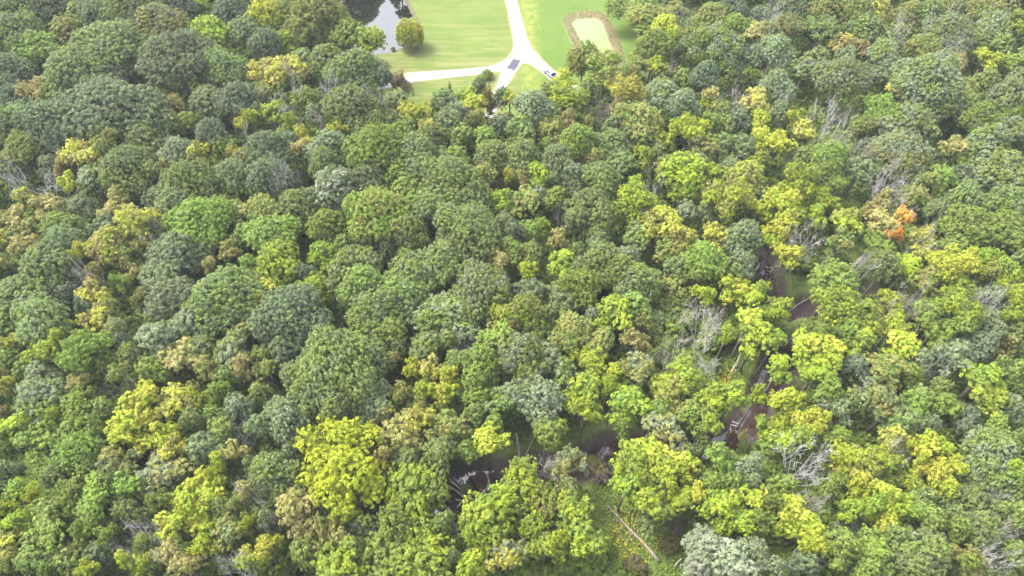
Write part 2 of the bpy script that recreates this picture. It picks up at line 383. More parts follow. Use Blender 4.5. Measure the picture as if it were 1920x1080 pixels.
# ------------------------------------------------------------------ crowns: leaf-sized faces on clumps on boughs
def fib(n, lo=-1.0, rg=rng):
    k = np.arange(n) + .5; z = 1 - (1 - lo) * k / n; ph = k * 2.39996 + rg.uniform(0, 6.28)
    r = np.sqrt(np.clip(1 - z * z, 0, 1)); return np.stack([r * np.cos(ph), r * np.sin(ph), z], 1)
def unit(a): return a / (np.linalg.norm(a, axis=-1, keepdims=True) + 1e-9)
def leaves(C, Nn, size, rg, aspect=.62):
    """one bent diamond-like quad per centre"""
    n = len(C); r = rg.normal(size=(n, 3)); u = unit(np.cross(Nn, r)); v = np.cross(Nn, u)
    s = (size * rg.uniform(.65, 1.35, n))[:, None]
    a = C - u * s; b = C + v * s * aspect - Nn * s * .15; c = C + u * s; d = C - v * s * aspect - Nn * s * .15
    V = np.stack([a, b, c, d], 1).reshape(-1, 3); return V
def crown_pts(kind, R, hz, rg, lobes=None):
    """returns (centres, normals, tone)"""
    Cs, Ns, Ts = [], [], []
    ph = rg.uniform(0, 6.28, 4)
    def outline(th): return 1 + .12 * np.sin(2 * th + ph[0]) + .09 * np.sin(3 * th + ph[1]) + .06 * np.sin(5 * th + ph[2])
    if kind == 'O':
        b0 = 1.35 if R > 4 else 1.05
        # several leaning domes grown into one another; points buried inside a neighbour are dropped
        nl_ = {3: 3, 5: 6}.get(int(R), 9); LB_ = [(0, 0, hz * .12, R * .62, 1.0)]
        for k in range(nl_):
            a_ = 6.283 * (k + rg.uniform(-.3, .3)) / nl_; q_ = R * rg.uniform(.42, .66); lr = R * rg.uniform(.34, .5)
            LB_.append((q_ * math.cos(a_), q_ * math.sin(a_), -hz * rg.uniform(-.12, .38), lr, rg.uniform(.75, 1.1)))
        B, D, br = [], [], []
        for k, (lx, ly, lz, lr, fz) in enumerate(LB_):
            zr = hz * (lr / R) * 1.35 * fz; n = int(2.6 * math.pi * lr * zr * 1.05 / (math.pi * b0 * b0 * .50)) + 5
            d = unit(fib(n, -.4, rg) + rg.normal(scale=.08, size=(n, 3))); p = np.array([lx, ly, lz]) + d * np.array([lr, lr, zr]) * rg.uniform(.9, 1.1, n)[:, None]
            ok = np.ones(n, bool)
            for m_, (mx, my, mz, mr, mf) in enumerate(LB_):
                if m_ != k:
                    e_ = (p - np.array([mx, my, mz])) / np.array([mr, mr, hz * (mr / R) * 1.35 * mf]); ok &= (e_ ** 2).sum(1) > .80
            B.append(p[ok]); D.append(d[ok])
        B = np.concatenate(B); D = np.concatenate(D); n = len(B); br = b0 * rg.uniform(.6, 1.2, n); B = B - D * (br * .85)[:, None]
    elif kind in 'MS':
        if lobes is None:
            nl = {3: 5, 5: 8}.get(int(R), 12); lobes = []
            D = fib(nl, -.05, rg) + rg.normal(scale=.18, size=(nl, 3)); D = unit(D)
            for d in D:
                lr = R * rg.uniform(.26, .44); k = 1 - .68 * lr / R
                lobes.append((d[0] * R * k, d[1] * R * k, d[2] * hz * k * 1.1, lr))
            lobes.append((0, 0, hz * .35, R * .4))
        B, br, D = [], [], []
        for lx, ly, lz, lr in lobes:
            b0 = .85; n = max(7, int(2.2 * math.pi * lr * lr * .8 / (math.pi * b0 * b0 * .62)))
            d = unit(fib(n, -.35, rg) + rg.normal(scale=.15, size=(n, 3)))
            rr = b0 * rg.uniform(.6, 1.3, n)
            sh = np.array([1, 1, .72]); out = rg.uniform(.7, 1.12, n)
            B.append(np.array([lx, ly, lz]) + d * sh * (lr * out - rr * .6)[:, None]); br.append(rr); D.append(d)
        B = np.concatenate(B); br = np.concatenate(br); D = np.concatenate(D)
        if kind == 'S':
            k = rg.random(len(B)) < .62; B, br, D = B[k], br[k] * .9, D[k]
    elif kind == 'F':   # feathery: upswept sprays
        n = int(2.4 * R * hz / .42) + 10
        D = unit(fib(n, -.3, rg) + rg.normal(scale=.1, size=(n, 3)))
        B = D * np.array([R, R, hz]) * rg.uniform(.72, 1.05, n)[:, None]; th = np.arctan2(D[:, 1], D[:, 0]); B[:, :2] *= outline(th)[:, None]
        br = rg.uniform(.5, .95, n)
    elif kind == 'C':   # narrow pointed crown
        n = int(26 * R)
        k = np.sqrt(rg.random(n)); th = rg.uniform(0, 6.28, n); zz = hz - k * 2 * hz; rr_ = R * k ** .8 * rg.uniform(.75, 1.05, n)
        B = np.stack([np.cos(th) * rr_, np.sin(th) * rr_, zz], 1); D = unit(np.stack([np.cos(th), np.sin(th), np.full(n, .5)], 1)); br = rg.uniform(.5, .9, n)
    else:               # W: round crown of hanging strands
        n = int(2.6 * R * hz / .5) + 12
        D = unit(fib(n, -.55, rg)); B = D * np.array([R, R, hz]) * rg.uniform(.8, 1.0, n)[:, None]; br = rg.uniform(.55, .95, n)
    btone = rg.random(len(B))
    # sub clumps
    rc0 = {'O': .50, 'M': .52, 'S': .45, 'F': .34, 'W': .36, 'C': .36}[kind]; nl = {'O': 12, 'M': 10, 'S': 9}.get(kind, 8)
    for i in range(len(B)):
        d = unit(D[i] * .8 + np.array([0, 0, .5]))
        m = int(np.clip(1.25 * (br[i] / rc0) ** 2, 3, 18)) if kind in 'OMS' else 7
        if kind in 'OMS':
            s = fib(m, -.15, rg); t = unit(np.cross(d, [.3, .9, .1])); b_ = np.cross(d, t)          # even cover of the bough's upper half
            s = unit(s[:, :1] * t + s[:, 1:2] * b_ + s[:, 2:] * d + rg.normal(scale=.14, size=(m, 3)))
        elif kind == 'W': s = unit(rg.normal(size=(m, 3)) * .55 + D[i]); s[:, 2] *= 1.8
        elif kind == 'F': s = unit(rg.normal(size=(m, 3)) * .5 + D[i] + np.array([0, 0, .5])); s *= rg.uniform(.6, 1.7, m)[:, None]
        else: s = unit(rg.normal(size=(m, 3)) * .75 + d)
        c = B[i] + s * br[i] * rg.uniform(.75, 1.25, m)[:, None]; s = unit(s)
        up = unit(s * .7 + np.array([0, 0, .55])); rc = rc0 * rg.uniform(.7, 1.2, m)
        cc = np.repeat(c, nl, 0); uu = np.repeat(up, nl, 0); nn = unit(rg.normal(size=(len(cc), 3)) * .8 + uu)
        rad = np.repeat(rc, nl) * rg.uniform(.75, 1.08, len(cc))
        nn2 = nn * np.array([.8, .8, 1.7]) if kind == 'W' else nn
        Cs.append(cc + nn2 * rad[:, None]); Ns.append(unit(nn * .9 + uu * .25 + rg.normal(scale=.30, size=nn.shape)))
        Ts.append(np.clip(.4 * btone[i] + .35 * np.repeat(rg.random(m), nl) + .25 * rg.random(len(cc)), 0, 1))
    C = np.concatenate(Cs); Nn = np.concatenate(Ns); T = np.concatenate(Ts)
    sz = np.full(len(C), {'O': .235, 'M': .26, 'S': .24, 'F': .23, 'W': .24}.get(kind, .24))
    # leafy interior that stops one looking straight through
    ni = int(len(B) * (9 if kind in 'OWF' else 5)); j = rg.integers(0, len(B), ni)
    Ci = B[j] * rg.uniform(.55, .95, ni)[:, None] + rg.normal(scale=.3, size=(ni, 3)); Ni = unit(rg.normal(size=(ni, 3)) + np.array([0, 0, 1]))
    C = np.concatenate([C, Ci]); Nn = np.concatenate([Nn, Ni]); T = np.concatenate([T, rg.random(ni)]); sz = np.concatenate([sz, np.full(ni, .62)])
    return C, Nn, T, sz, B
def crown_mesh(name, kind, R, hz, zc, seed, lobes=None):
    rg = np.random.default_rng(seed)
    C, Nn, T, sz, B = crown_pts(kind, R, hz, rg, lobes)
    C = C + np.array([0, 0, zc]); V = leaves(C, Nn, sz, rg)
    me = mesh_np(name, V, np.arange(len(V)).reshape(-1, 4), False, tone=('FACE', 'FLOAT', T))
    me.materials.append(None)
    return me, B
def trunk_mesh(name, R, zc, hz, B, rg, nb=9):
    mb = MB(); r0 = .16 + .045 * R
    lean = rg.normal(scale=.25, size=2); fork = np.array([lean[0], lean[1], max(zc - hz * .75, 1.0)])
    mb.tube([(0, 0, -.6), (0, 0, .3), tuple(fork * .5), tuple(fork)], [r0 * 1.5, r0 * 1.1, r0 * .9, r0 * .75], 7)
    j = rg.choice(len(B), min(nb, len(B)), replace=False)
    for i in j:
        e = B[i] * .88 + np.array([0, 0, zc]); m = (fork + e) / 2 + np.array([0, 0, -.08 * R]) + rg.normal(scale=.3, size=3)
        rr = r0 * rg.uniform(.28, .5)
        mb.tube([tuple(fork - np.array([0, 0, .5])), tuple(m), tuple(e)], [rr, rr * .6, rr * .2], 5)
    me = mb.mesh(name, True); me.materials.append(None); return me
PROTO = {}
NOM = {3: (3.0, 3.1, 12.0), 5: (5.0, 4.2, 13.6), 8: (7.6, 5.4, 15.2)}     # size class: radius, half height, centre height
def proto(kind, size, var):
    key = (kind, size, var)
    if key not in PROTO:
        R, hz, zc = NOM[size]
        if kind == 'W': hz = R * .95; zc = R * 1.05
        if kind == 'C': hz = R * 1.7
        if kind == 'F': hz = R * .95
        seed = sum(map(ord, kind)) * 100 + size * 10 + var
        me, B = crown_mesh('crown', kind, R, hz, zc, seed)
        tm = trunk_mesh('trunk', R, zc, hz, B, np.random.default_rng(seed))
        PROTO[key] = (me, tm, R, hz, zc)
    return PROTO[key]
NAMES = {'O': 'oak_tree', 'M': 'maple_tree', 'S': 'ash_tree', 'F': 'cottonwood_tree', 'C': 'narrow_tree', 'W': 'willow_tree', 'B': 'shrub'}
DEFK = {'g': 'O', 'd': 'O', 'm': 'O', 's': 'O', 'w': 'O', 'o': 'O', 't': 'O', 'b': 'M', 'l': 'M', 'y': 'M', 'r': 'M', 'p': 'S'}
# ------------------------------------------------------------------ every crown: x,y,half-width in thirds of a pixel inside its 480x360 tile; colours; [kind]; [canopy height factor]
TILES = {
(0,0): """90 60 110 md;290 40 110 gd;440 75 55 mb;560 110 115 dg;700 50 130 mg;60 200 130 mg;390 180 105 om;210 270 105 m;640 250 175 gm;890 130 140 od;980 330 180 gd;1000 30 110 d;1115 50 50 lm;1195 200 100 bl M;
1300 60 100 d;1390 180 95 g;1240 390 125 gm;60 400 120 gd;400 430 165 gm;235 545 85 to M;80 560 85 d;640 610 215 dg;915 570 50 ly;860 670 115 g;1050 700 75 bm O;1170 590 105 g;1345 560 100 d;270 700 140 dg;60 700 105 mg;
1000 610 45 to;130 850 110 mo;490 890 100 yt;620 810 90 om;800 800 130 mg;1010 870 95 sg;730 950 140 gm;575 965 80 m;1240 835 65 bm O;1130 885 55 yo;1300 890 60 yo;1400 690 55 yl;1385 930 75 og;1060 1030 150 mg;1300 1000 90 g;
1180 1035 70 oy;400 1040 50 yl;530 1010 90 sm;940 950 35 t;290 940 75 dg;90 960 70 d;1190 770 80 d;330 800 80 dg;1180 460 60 gs;170 620 70 dg;360 960 45 to;700 420 80 gd""",
(480,0): """60 100 80 yl;190 50 90 om;350 110 120 om F;70 250 88 dg;180 250 55 lb;270 200 75 d;525 200 68 bm F;640 235 68 bl F;865 195 74 ly W;270 340 75 g;410 340 100 mg;560 390 135 gm;60 430 80 yt;180 420 95 yt;410 425 65 mb O;
290 560 62 mb O;540 600 140 gm;95 640 70 bl;815 450 48 tp C;800 575 80 gm;720 440 45 d;905 660 80 yb O;870 730 65 m;965 745 48 yt;1130 645 62 wg;1090 700 100 g;1185 560 60 lb;1230 610 62 ly;1300 540 52 to C;1255 490 48 gm;1385 550 42 gd;
1060 590 55 gm F;1092 520 20 m C;1300 425 26 b B;1268 442 16 b B;1430 570 42 yl;1370 710 82 gd;1245 680 40 o;1150 770 75 m;1285 780 75 mb O;460 745 48 yb;590 735 75 gm;690 690 45 m;690 830 155 mb O;900 880 150 gm;980 790 90 mg;
420 830 100 sg;270 850 58 ty;390 930 95 mg;70 850 130 gd;60 1000 100 dg;440 1045 120 wg;620 1010 85 g;790 1000 65 bm O;905 1000 30 tp C;1120 900 80 mb O;1340 890 112 mg;1110 1020 150 mg;1290 1010 55 om;1372 1030 30 to C;1425 1010 35 yo;
850 1065 90 mb O;10 640 40 g;260 775 40 yo;150 780 55 om;200 700 40 lm;770 275 14 o B;1005 620 40 gm;40 540 50 om;330 650 50 gd;640 1070 60 g;505 150 30 m F""",
(960,0): """590 40 75 bm O 0.5;740 40 85 mb O 0.7;760 110 105 ob;850 190 80 ly;800 260 90 mb O;900 80 65 og;1110 100 95 om;1250 145 65 mb O;1140 280 115 bs;1010 220 60 om;940 275 58 bs;715 275 42 tl C;400 350 80 ob F;520 400 105 bo;690 400 65 om;
800 400 75 lb;290 462 62 ly;205 530 58 mg;310 570 100 lb;420 510 58 mg;575 485 45 yt;650 540 85 yo;600 630 60 op;850 540 115 sm;950 600 90 sg;720 680 110 om;1110 575 58 tl S;950 440 60 mb O;1085 430 75 d;1310 340 88 sg S;1360 200 75 to;
1370 100 60 d;1240 50 75 dg;1370 590 72 ty;50 720 80 mg;110 610 95 sg;140 700 70 to;320 690 45 to;365 800 100 bm O;220 755 55 om;205 830 50 om;560 820 112 gm;620 920 80 mg;60 880 105 mg;240 920 90 g;330 1000 85 gs;400 900 58 om;150 985 82 lb;
55 1010 55 to;740 890 58 lb;830 800 75 lo;995 760 100 l;1110 700 55 bm;1190 710 65 mo;1060 840 75 om;1175 820 75 mg;960 980 115 lb;1140 1000 72 lb;1230 950 70 sm;1320 1010 105 ol;1390 680 55 ly;1400 800 62 yl;1390 920 62 ml;1295 830 75 g;
500 1020 95 mg;690 1060 45 lb;1265 690 60 dg;850 960 58 og;430 720 26 o;1000 660 50 g;740 780 60 mg;820 870 50 mg;1040 920 60 g;470 900 40 o;660 760 50 g;1180 640 50 m;560 720 45 g""",
(1440,0): """40 290 90 gs;110 170 85 og S;300 180 95 mg S;120 50 95 gd;330 60 105 mo;500 60 75 mo;600 60 90 oy;560 160 95 mg;790 90 85 om;900 75 75 ms;1010 185 125 sm;415 260 55 ty;510 280 48 to;650 310 95 ms;420 440 130 sm;210 395 72 ms;
45 490 85 sg;890 450 160 sm;910 590 105 gm;860 300 75 om;1045 365 58 to;1215 345 70 ly;1370 365 55 bl O;1190 240 55 bm O;1270 150 95 ms;1405 130 55 lb;1180 60 75 mo;1330 25 85 os;1060 30 70 mo;740 535 62 yt;640 620 85 bm O;790 690 112 ms;
740 860 130 so;650 720 70 s;1350 530 100 sm;1190 670 88 mb;1230 800 105 ms;1320 950 130 ms;1380 720 75 sm;1050 850 65 ot;110 680 55 ly;45 830 85 ly;195 755 60 yt;340 900 95 mb O;200 900 72 mg;170 1040 90 lb;350 1060 70 bm;540 720 72 mo;
560 850 65 d;510 960 80 g;960 1010 80 mb O;1100 500 65 mo;1120 590 70 mg;1060 650 60 d;1170 730 60 g;1320 260 60 m;880 1020 70 om;1070 990 70 gd;740 400 50 g;640 400 60 gd;280 330 60 mg;730 200 60 m;1230 450 60 mo;1400 440 55 ms;60 640 50 g;880 740 55 mg;440 320 50 g;260 1010 60 m""",
(0,360): """60 175 75 to;270 100 72 to;160 60 50 yo;330 190 90 mb O;470 90 68 gs;160 250 85 om;30 290 50 ty;160 330 72 to;610 190 78 gs;650 120 70 to;790 190 105 yo O;680 50 45 to;880 40 80 g;1000 60 110 g;1120 165 165 bm O;1375 130 75 om;1385 250 75 m;
370 290 95 g;620 310 105 tl O;720 390 55 om;490 345 42 ly;415 405 48 ly;1010 340 160 dg;900 450 90 dg;1300 350 50 ot;1410 420 62 bm O;240 440 125 gm;55 410 55 om;130 580 165 gm;380 470 62 g;695 530 42 b;540 590 80 yt;560 730 95 yo;555 470 55 ot;
775 480 55 to;960 590 135 gs;1250 600 180 mg;1420 520 50 yo;1195 430 35 t;260 720 150 gm;60 720 95 mg;880 830 95 sg;1060 750 90 sg;1140 890 90 mg;1310 900 100 ms;1380 800 70 mo;1020 950 100 to O;860 1010 85 bm O;330 840 62 lb;410 790 45 lb;
95 870 55 ym;260 930 88 lb;500 910 118 bm;620 960 60 bm;60 960 62 m;240 1050 80 gs;740 930 80 mg;1375 1000 55 to;670 790 70 go;700 860 55 d;1290 1050 55 m;1190 1010 70 om;700 1040 58 om;815 620 48 om;640 680 55 om;385 590 60 d;960 480 75 g;
30 1045 30 to;150 1010 60 m;450 200 50 m;540 240 50 g;820 330 50 om;480 650 50 dg""",
(480,360): """60 120 95 om;230 80 105 gm;110 240 125 mb O;390 200 105 bm O;480 60 70 wg;680 130 165 bo O;880 30 75 m;870 230 95 mg;1010 90 115 mg;1200 60 105 gm;1200 230 165 mg;1040 400 115 mg;630 300 75 gs;740 340 45 g;860 355 80 mb O;500 310 62 m;
370 350 78 lb O;110 410 118 bl O;80 540 85 yt;240 580 55 bl;320 570 100 lb O;530 430 135 mg;600 520 115 m;880 490 130 mg;820 590 120 mg;700 680 170 mg;200 720 180 dg;140 880 90 gd;400 850 95 mb O;580 860 100 m;440 990 200 mg;640 970 110 gm;300 1040 120 mg;
1250 560 155 ms;1090 690 145 ms;935 750 42 lb;970 870 100 mg;1395 710 70 lo;1270 970 125 bm O;1360 830 95 bo;1262 825 28 ty C;1355 410 65 to;1285 20 38 ty;1385 60 62 bl;1390 190 65 g;1080 850 55 mo;755 960 48 to;990 1005 62 yt;890 1010 55 ly;
1080 1040 62 yl;1120 955 60 m;1420 980 62 mg;280 470 50 dg;60 1020 62 om;800 890 62 mg;760 790 90 m;1180 760 55 m;60 640 55 og;960 560 60 mb O;470 530 50 mg;1310 330 60 mg;40 940 50 om;1420 320 55 m""",
(960,360): """80 70 82 om;150 30 55 sg;250 40 72 bm O;430 90 115 gm;690 80 100 lb;570 150 45 lb;960 20 62 lb;980 130 80 gs;1090 110 55 ms;1200 60 108 lo;1380 30 55 s;1385 120 55 ly;1300 270 115 gs;1290 410 80 gs;820 175 108 yo O;930 255 78 yo O;1130 270 85 yo O;
700 250 85 mg;880 340 82 mo;1085 390 105 mb O;1180 470 65 mg;265 285 52 to;110 230 65 bm O;160 215 45 bl;110 360 82 mo;20 350 55 bm O;80 450 58 l;285 420 75 lb;480 260 75 gm;370 350 48 m;500 390 105 mg;640 380 80 sg;600 450 100 m;690 510 120 mg;
400 530 98 bm O;290 610 90 gm;110 570 88 gd;680 650 90 m;570 710 98 lb;900 600 85 mb O 0.7;910 660 72 bm O 0.6;890 530 75 om O 0.8;740 720 65 mo;690 850 60 ot;60 700 110 bo O;140 790 80 bm O;330 790 110 om;500 850 90 mo;60 910 105 ms;190 930 85 ms;270 1000 80 ms;
100 1030 100 ms;430 960 92 lb;560 1045 65 ly;450 710 50 sg;700 1010 80 os;1070 590 58 ly;1230 550 85 ly;1330 610 75 ly;1390 580 55 lb;1370 830 105 lb;1330 740 80 ly;1210 810 55 lb;860 870 75 mb O 0.6;960 1035 90 lb;790 800 50 om 0.7;1010 490 55 om;1060 910 70 mb B;
1250 470 50 mg;820 720 60 mg O 0.6;980 720 60 m O 0.6;380 440 60 mg;200 700 60 mg;780 930 60 m O 0.6;10 230 60 g;340 180 50 gm;930 430 60 mg""",
(1440,360): """80 80 100 ly;60 220 82 ly;100 370 78 ly;20 310 58 lb;290 50 90 lb;420 190 90 lo;270 150 55 lb;400 290 60 om;640 70 70 to C;640 190 82 to;745 165 60 rt;690 262 42 rt;860 275 75 oy S;820 30 85 mo;945 110 68 gm;1110 180 108 mb O;1100 50 95 gm;
1340 210 125 mb O;1340 60 90 mg;1050 320 80 m;1040 430 100 ly;930 400 80 ly;770 430 75 l;1050 520 80 lb;880 520 80 bo;1200 380 65 bl;1320 450 90 lb;1220 470 60 lo;1370 600 82 lb;1040 670 110 bl;1090 750 80 bm;900 720 90 bm;950 840 60 bl;
370 510 100 mb F;370 660 125 bl;510 720 105 bl;670 640 75 lo;700 760 80 lo;730 860 110 ly;500 860 85 bl;290 800 62 bm;620 320 75 bm F 0.8;640 430 70 mg F;190 870 90 ly;330 920 95 ly;60 1010 70 lb;250 1030 90 lb;1215 730 95 gs;1200 870 85 d;
1340 870 55 to C;1030 930 105 gs S;1190 1050 95 bl;1400 1000 55 bm O;650 1010 95 om;790 1030 75 bm O;860 960 58 sg;480 990 70 d;1410 800 55 m;20 700 55 lb;30 850 55 lb;180 770 75 mb O 0.4;95 770 60 m O 0.35;60 660 60 lb;1310 980 55 mg;1140 600 55 mo;1340 720 45 lb;
1230 100 60 m;1210 260 60 mb O;380 400 60 gm F 0.6;480 250 50 g;760 620 60 mg O 0.6;1250 600 60 g;940 960 60 dg;420 800 60 bm;1420 380 50 mg""",
(0,720): """230 80 125 sm;470 140 90 bm;455 20 60 to;40 30 55 yo;20 180 38 to;90 260 95 bl;230 340 100 bm;310 205 58 bl;540 230 65 mb O;430 270 82 bm O;460 380 115 mb O;600 160 55 m;820 120 100 ly;990 120 105 yo O;1110 90 72 ol;720 260 100 ly;800 340 60 ly;
930 300 72 ly;950 400 98 ys O;930 530 120 os;680 440 95 og;1230 60 62 bm O;1340 130 78 gs;1150 360 90 gd;1260 260 72 m;1320 400 58 ot;1420 460 48 gm;100 640 82 lb;60 700 62 lb;210 650 42 ly;110 790 75 lb;430 610 82 bm;310 730 105 mb;560 650 105 bm;
700 600 95 bm;540 760 110 mb;720 720 80 mg;290 870 110 bm;490 850 58 bm;620 870 58 bm;1240 450 52 ly;1190 540 78 ly;1060 650 80 ly;1190 650 78 ly;990 800 88 ly;1150 780 85 ly;1150 930 65 ly;1090 710 60 ly;60 930 90 oy O;960 960 80 ts O;1060 1030 82 ot;
820 910 48 lb;740 1000 52 ly;820 1030 58 ly;520 1060 55 ly;1390 625 55 to O;1310 830 95 og;1410 790 45 lb;1400 1000 65 ly;400 1000 100 mo;570 960 85 dg;200 1000 82 m;60 1045 62 om;290 1050 62 bm O;1200 180 72 m;60 500 55 g;20 610 55 gm;640 570 60 mg;
910 670 55 bm;30 380 60 m;340 520 60 mg;1100 190 60 mo;1260 700 60 m;880 800 50 m O 0.7;1250 1000 60 m O 0.8;1330 700 50 om""",
(480,720): """300 60 120 mg;500 60 120 mg;640 90 110 gs;170 200 115 gs;303 145 46 ty;90 510 138 gm;30 240 62 g;705 180 65 ty O;820 290 110 to O;920 200 80 yo O;1070 260 98 om;1030 400 100 mg;860 440 82 gm;720 430 45 ty;1070 50 80 yl O;950 50 62 lo;820 70 58 om;
1250 70 88 bm O;1380 120 78 bg;1308 325 95 yl O;1180 380 58 bm O;1340 235 58 bm O;250 710 105 to O;400 830 82 om;490 890 62 ot;280 950 85 mb O;480 1020 110 bl F;620 800 72 md O;880 610 105 bl F;1010 620 68 mb F;900 830 105 bl F;780 800 80 bm F;750 950 115 bm F;930 1010 125 bl F;
1120 980 40 gm;1300 790 110 bl F;1245 850 55 bl F;1380 670 85 bl F;60 940 75 ly;60 760 55 gm;20 60 55 mo;1200 1020 82 ly O;1400 990 80 ys O;1060 780 55 m;430 720 60 m O 0.8;1170 290 62 mo;640 640 60 dg O 0.7;160 620 55 m;350 900 55 om;200 400 55 gd;570 730 55 dg O 0.7;1230 180 60 m;560 930 60 mb O;720 560 50 mg O 0.7;1180 590 26 g B""",
(960,720): """140 80 150 sg;400 60 95 lb;410 160 72 lb;540 20 45 lb;200 280 100 bm O;650 130 98 bl;820 165 75 bm O;880 50 90 lo;1000 190 90 bo;1130 90 90 lb;1240 80 80 lb;1110 235 65 bl;840 280 120 os O;660 440 95 bl;800 420 100 ly;840 520 100 lb;960 470 78 yl;
640 580 85 bl;800 680 95 bl;930 660 80 lb;760 790 75 mg O 0.7;1020 640 55 yl;330 420 60 os S;280 480 80 os S;390 480 45 os S;310 580 60 os S;500 500 48 op B;50 540 82 bl F;60 640 82 bl F;170 680 82 bo F;340 730 108 bl;190 920 92 bl;410 880 100 bl;40 960 62 ys O;
130 810 62 bl F;1165 420 75 bm;1340 460 82 gs;1230 560 62 bm O;1110 560 62 bm O;1160 690 98 lb;1350 660 85 ly;1270 780 85 lb;1390 780 55 bm;1100 920 115 sw;1230 990 110 sw;1360 950 80 sg;1050 1020 90 sw;1310 1060 80 sw;1310 370 40 m B;1400 250 55 bl;1370 80 55 lb;
1070 330 55 m O 0.7;980 400 55 mg;620 260 45 bm O;880 900 40 o B;930 800 42 op B;700 1030 55 op B;1190 800 60 lb;450 430 30 o B;520 900 8 m B;1350 560 50 g;1300 300 26 o B;260 900 50 bl;720 520 70 lb;740 620 60 yl""",
(1440,720): """90 120 85 l;130 220 85 ly;40 250 60 lb;270 215 68 ly;60 340 82 lb;180 310 68 lb;375 160 78 gs S;340 50 82 bm O;570 70 85 go S;660 150 95 go S;460 100 55 m;740 220 98 mg;850 100 78 bm O;985 130 72 bm;960 30 65 m;1200 90 100 bl;1350 130 75 gs;1110 190 72 d;
900 240 55 gd;1270 240 52 bm O;400 310 72 bm O;1270 370 125 ms;1200 470 90 ms;420 430 72 ly;510 460 80 lo;640 440 90 bl;680 330 68 oy;860 370 85 ly;960 380 50 yl;910 500 78 yl;1030 490 62 yl;960 590 75 yl;500 580 70 ly;630 620 75 ly;770 570 80 bl;780 720 75 lb;
640 780 72 ly;560 700 65 bl;350 590 80 bm;450 720 60 lb;60 600 80 bm;130 720 80 ly;200 820 95 ly;230 920 75 ly;90 800 70 ly;390 930 98 bm;1390 500 55 bl;1290 560 90 ms;1130 650 100 mg;760 930 120 ms;920 940 110 mg;820 1040 90 mg;600 960 98 mb O;1060 820 62 bm O;1190 800 95 gm;
1390 730 72 m;1400 950 62 mb O;1110 1010 72 ob;30 1030 55 sg;550 1060 55 bm O;900 760 75 m;200 1010 75 dg;470 830 80 dg O 0.7;1400 600 50 m;20 690 52 bm;1420 300 45 m;1020 730 60 mg;860 650 60 mg;1010 300 50 m O 0.6;1280 720 60 mg;1250 870 50 g;280 520 50 dg O 0.6;1000 640 55 mg;700 860 60 mg;1320 800 50 m O 0.8"""}
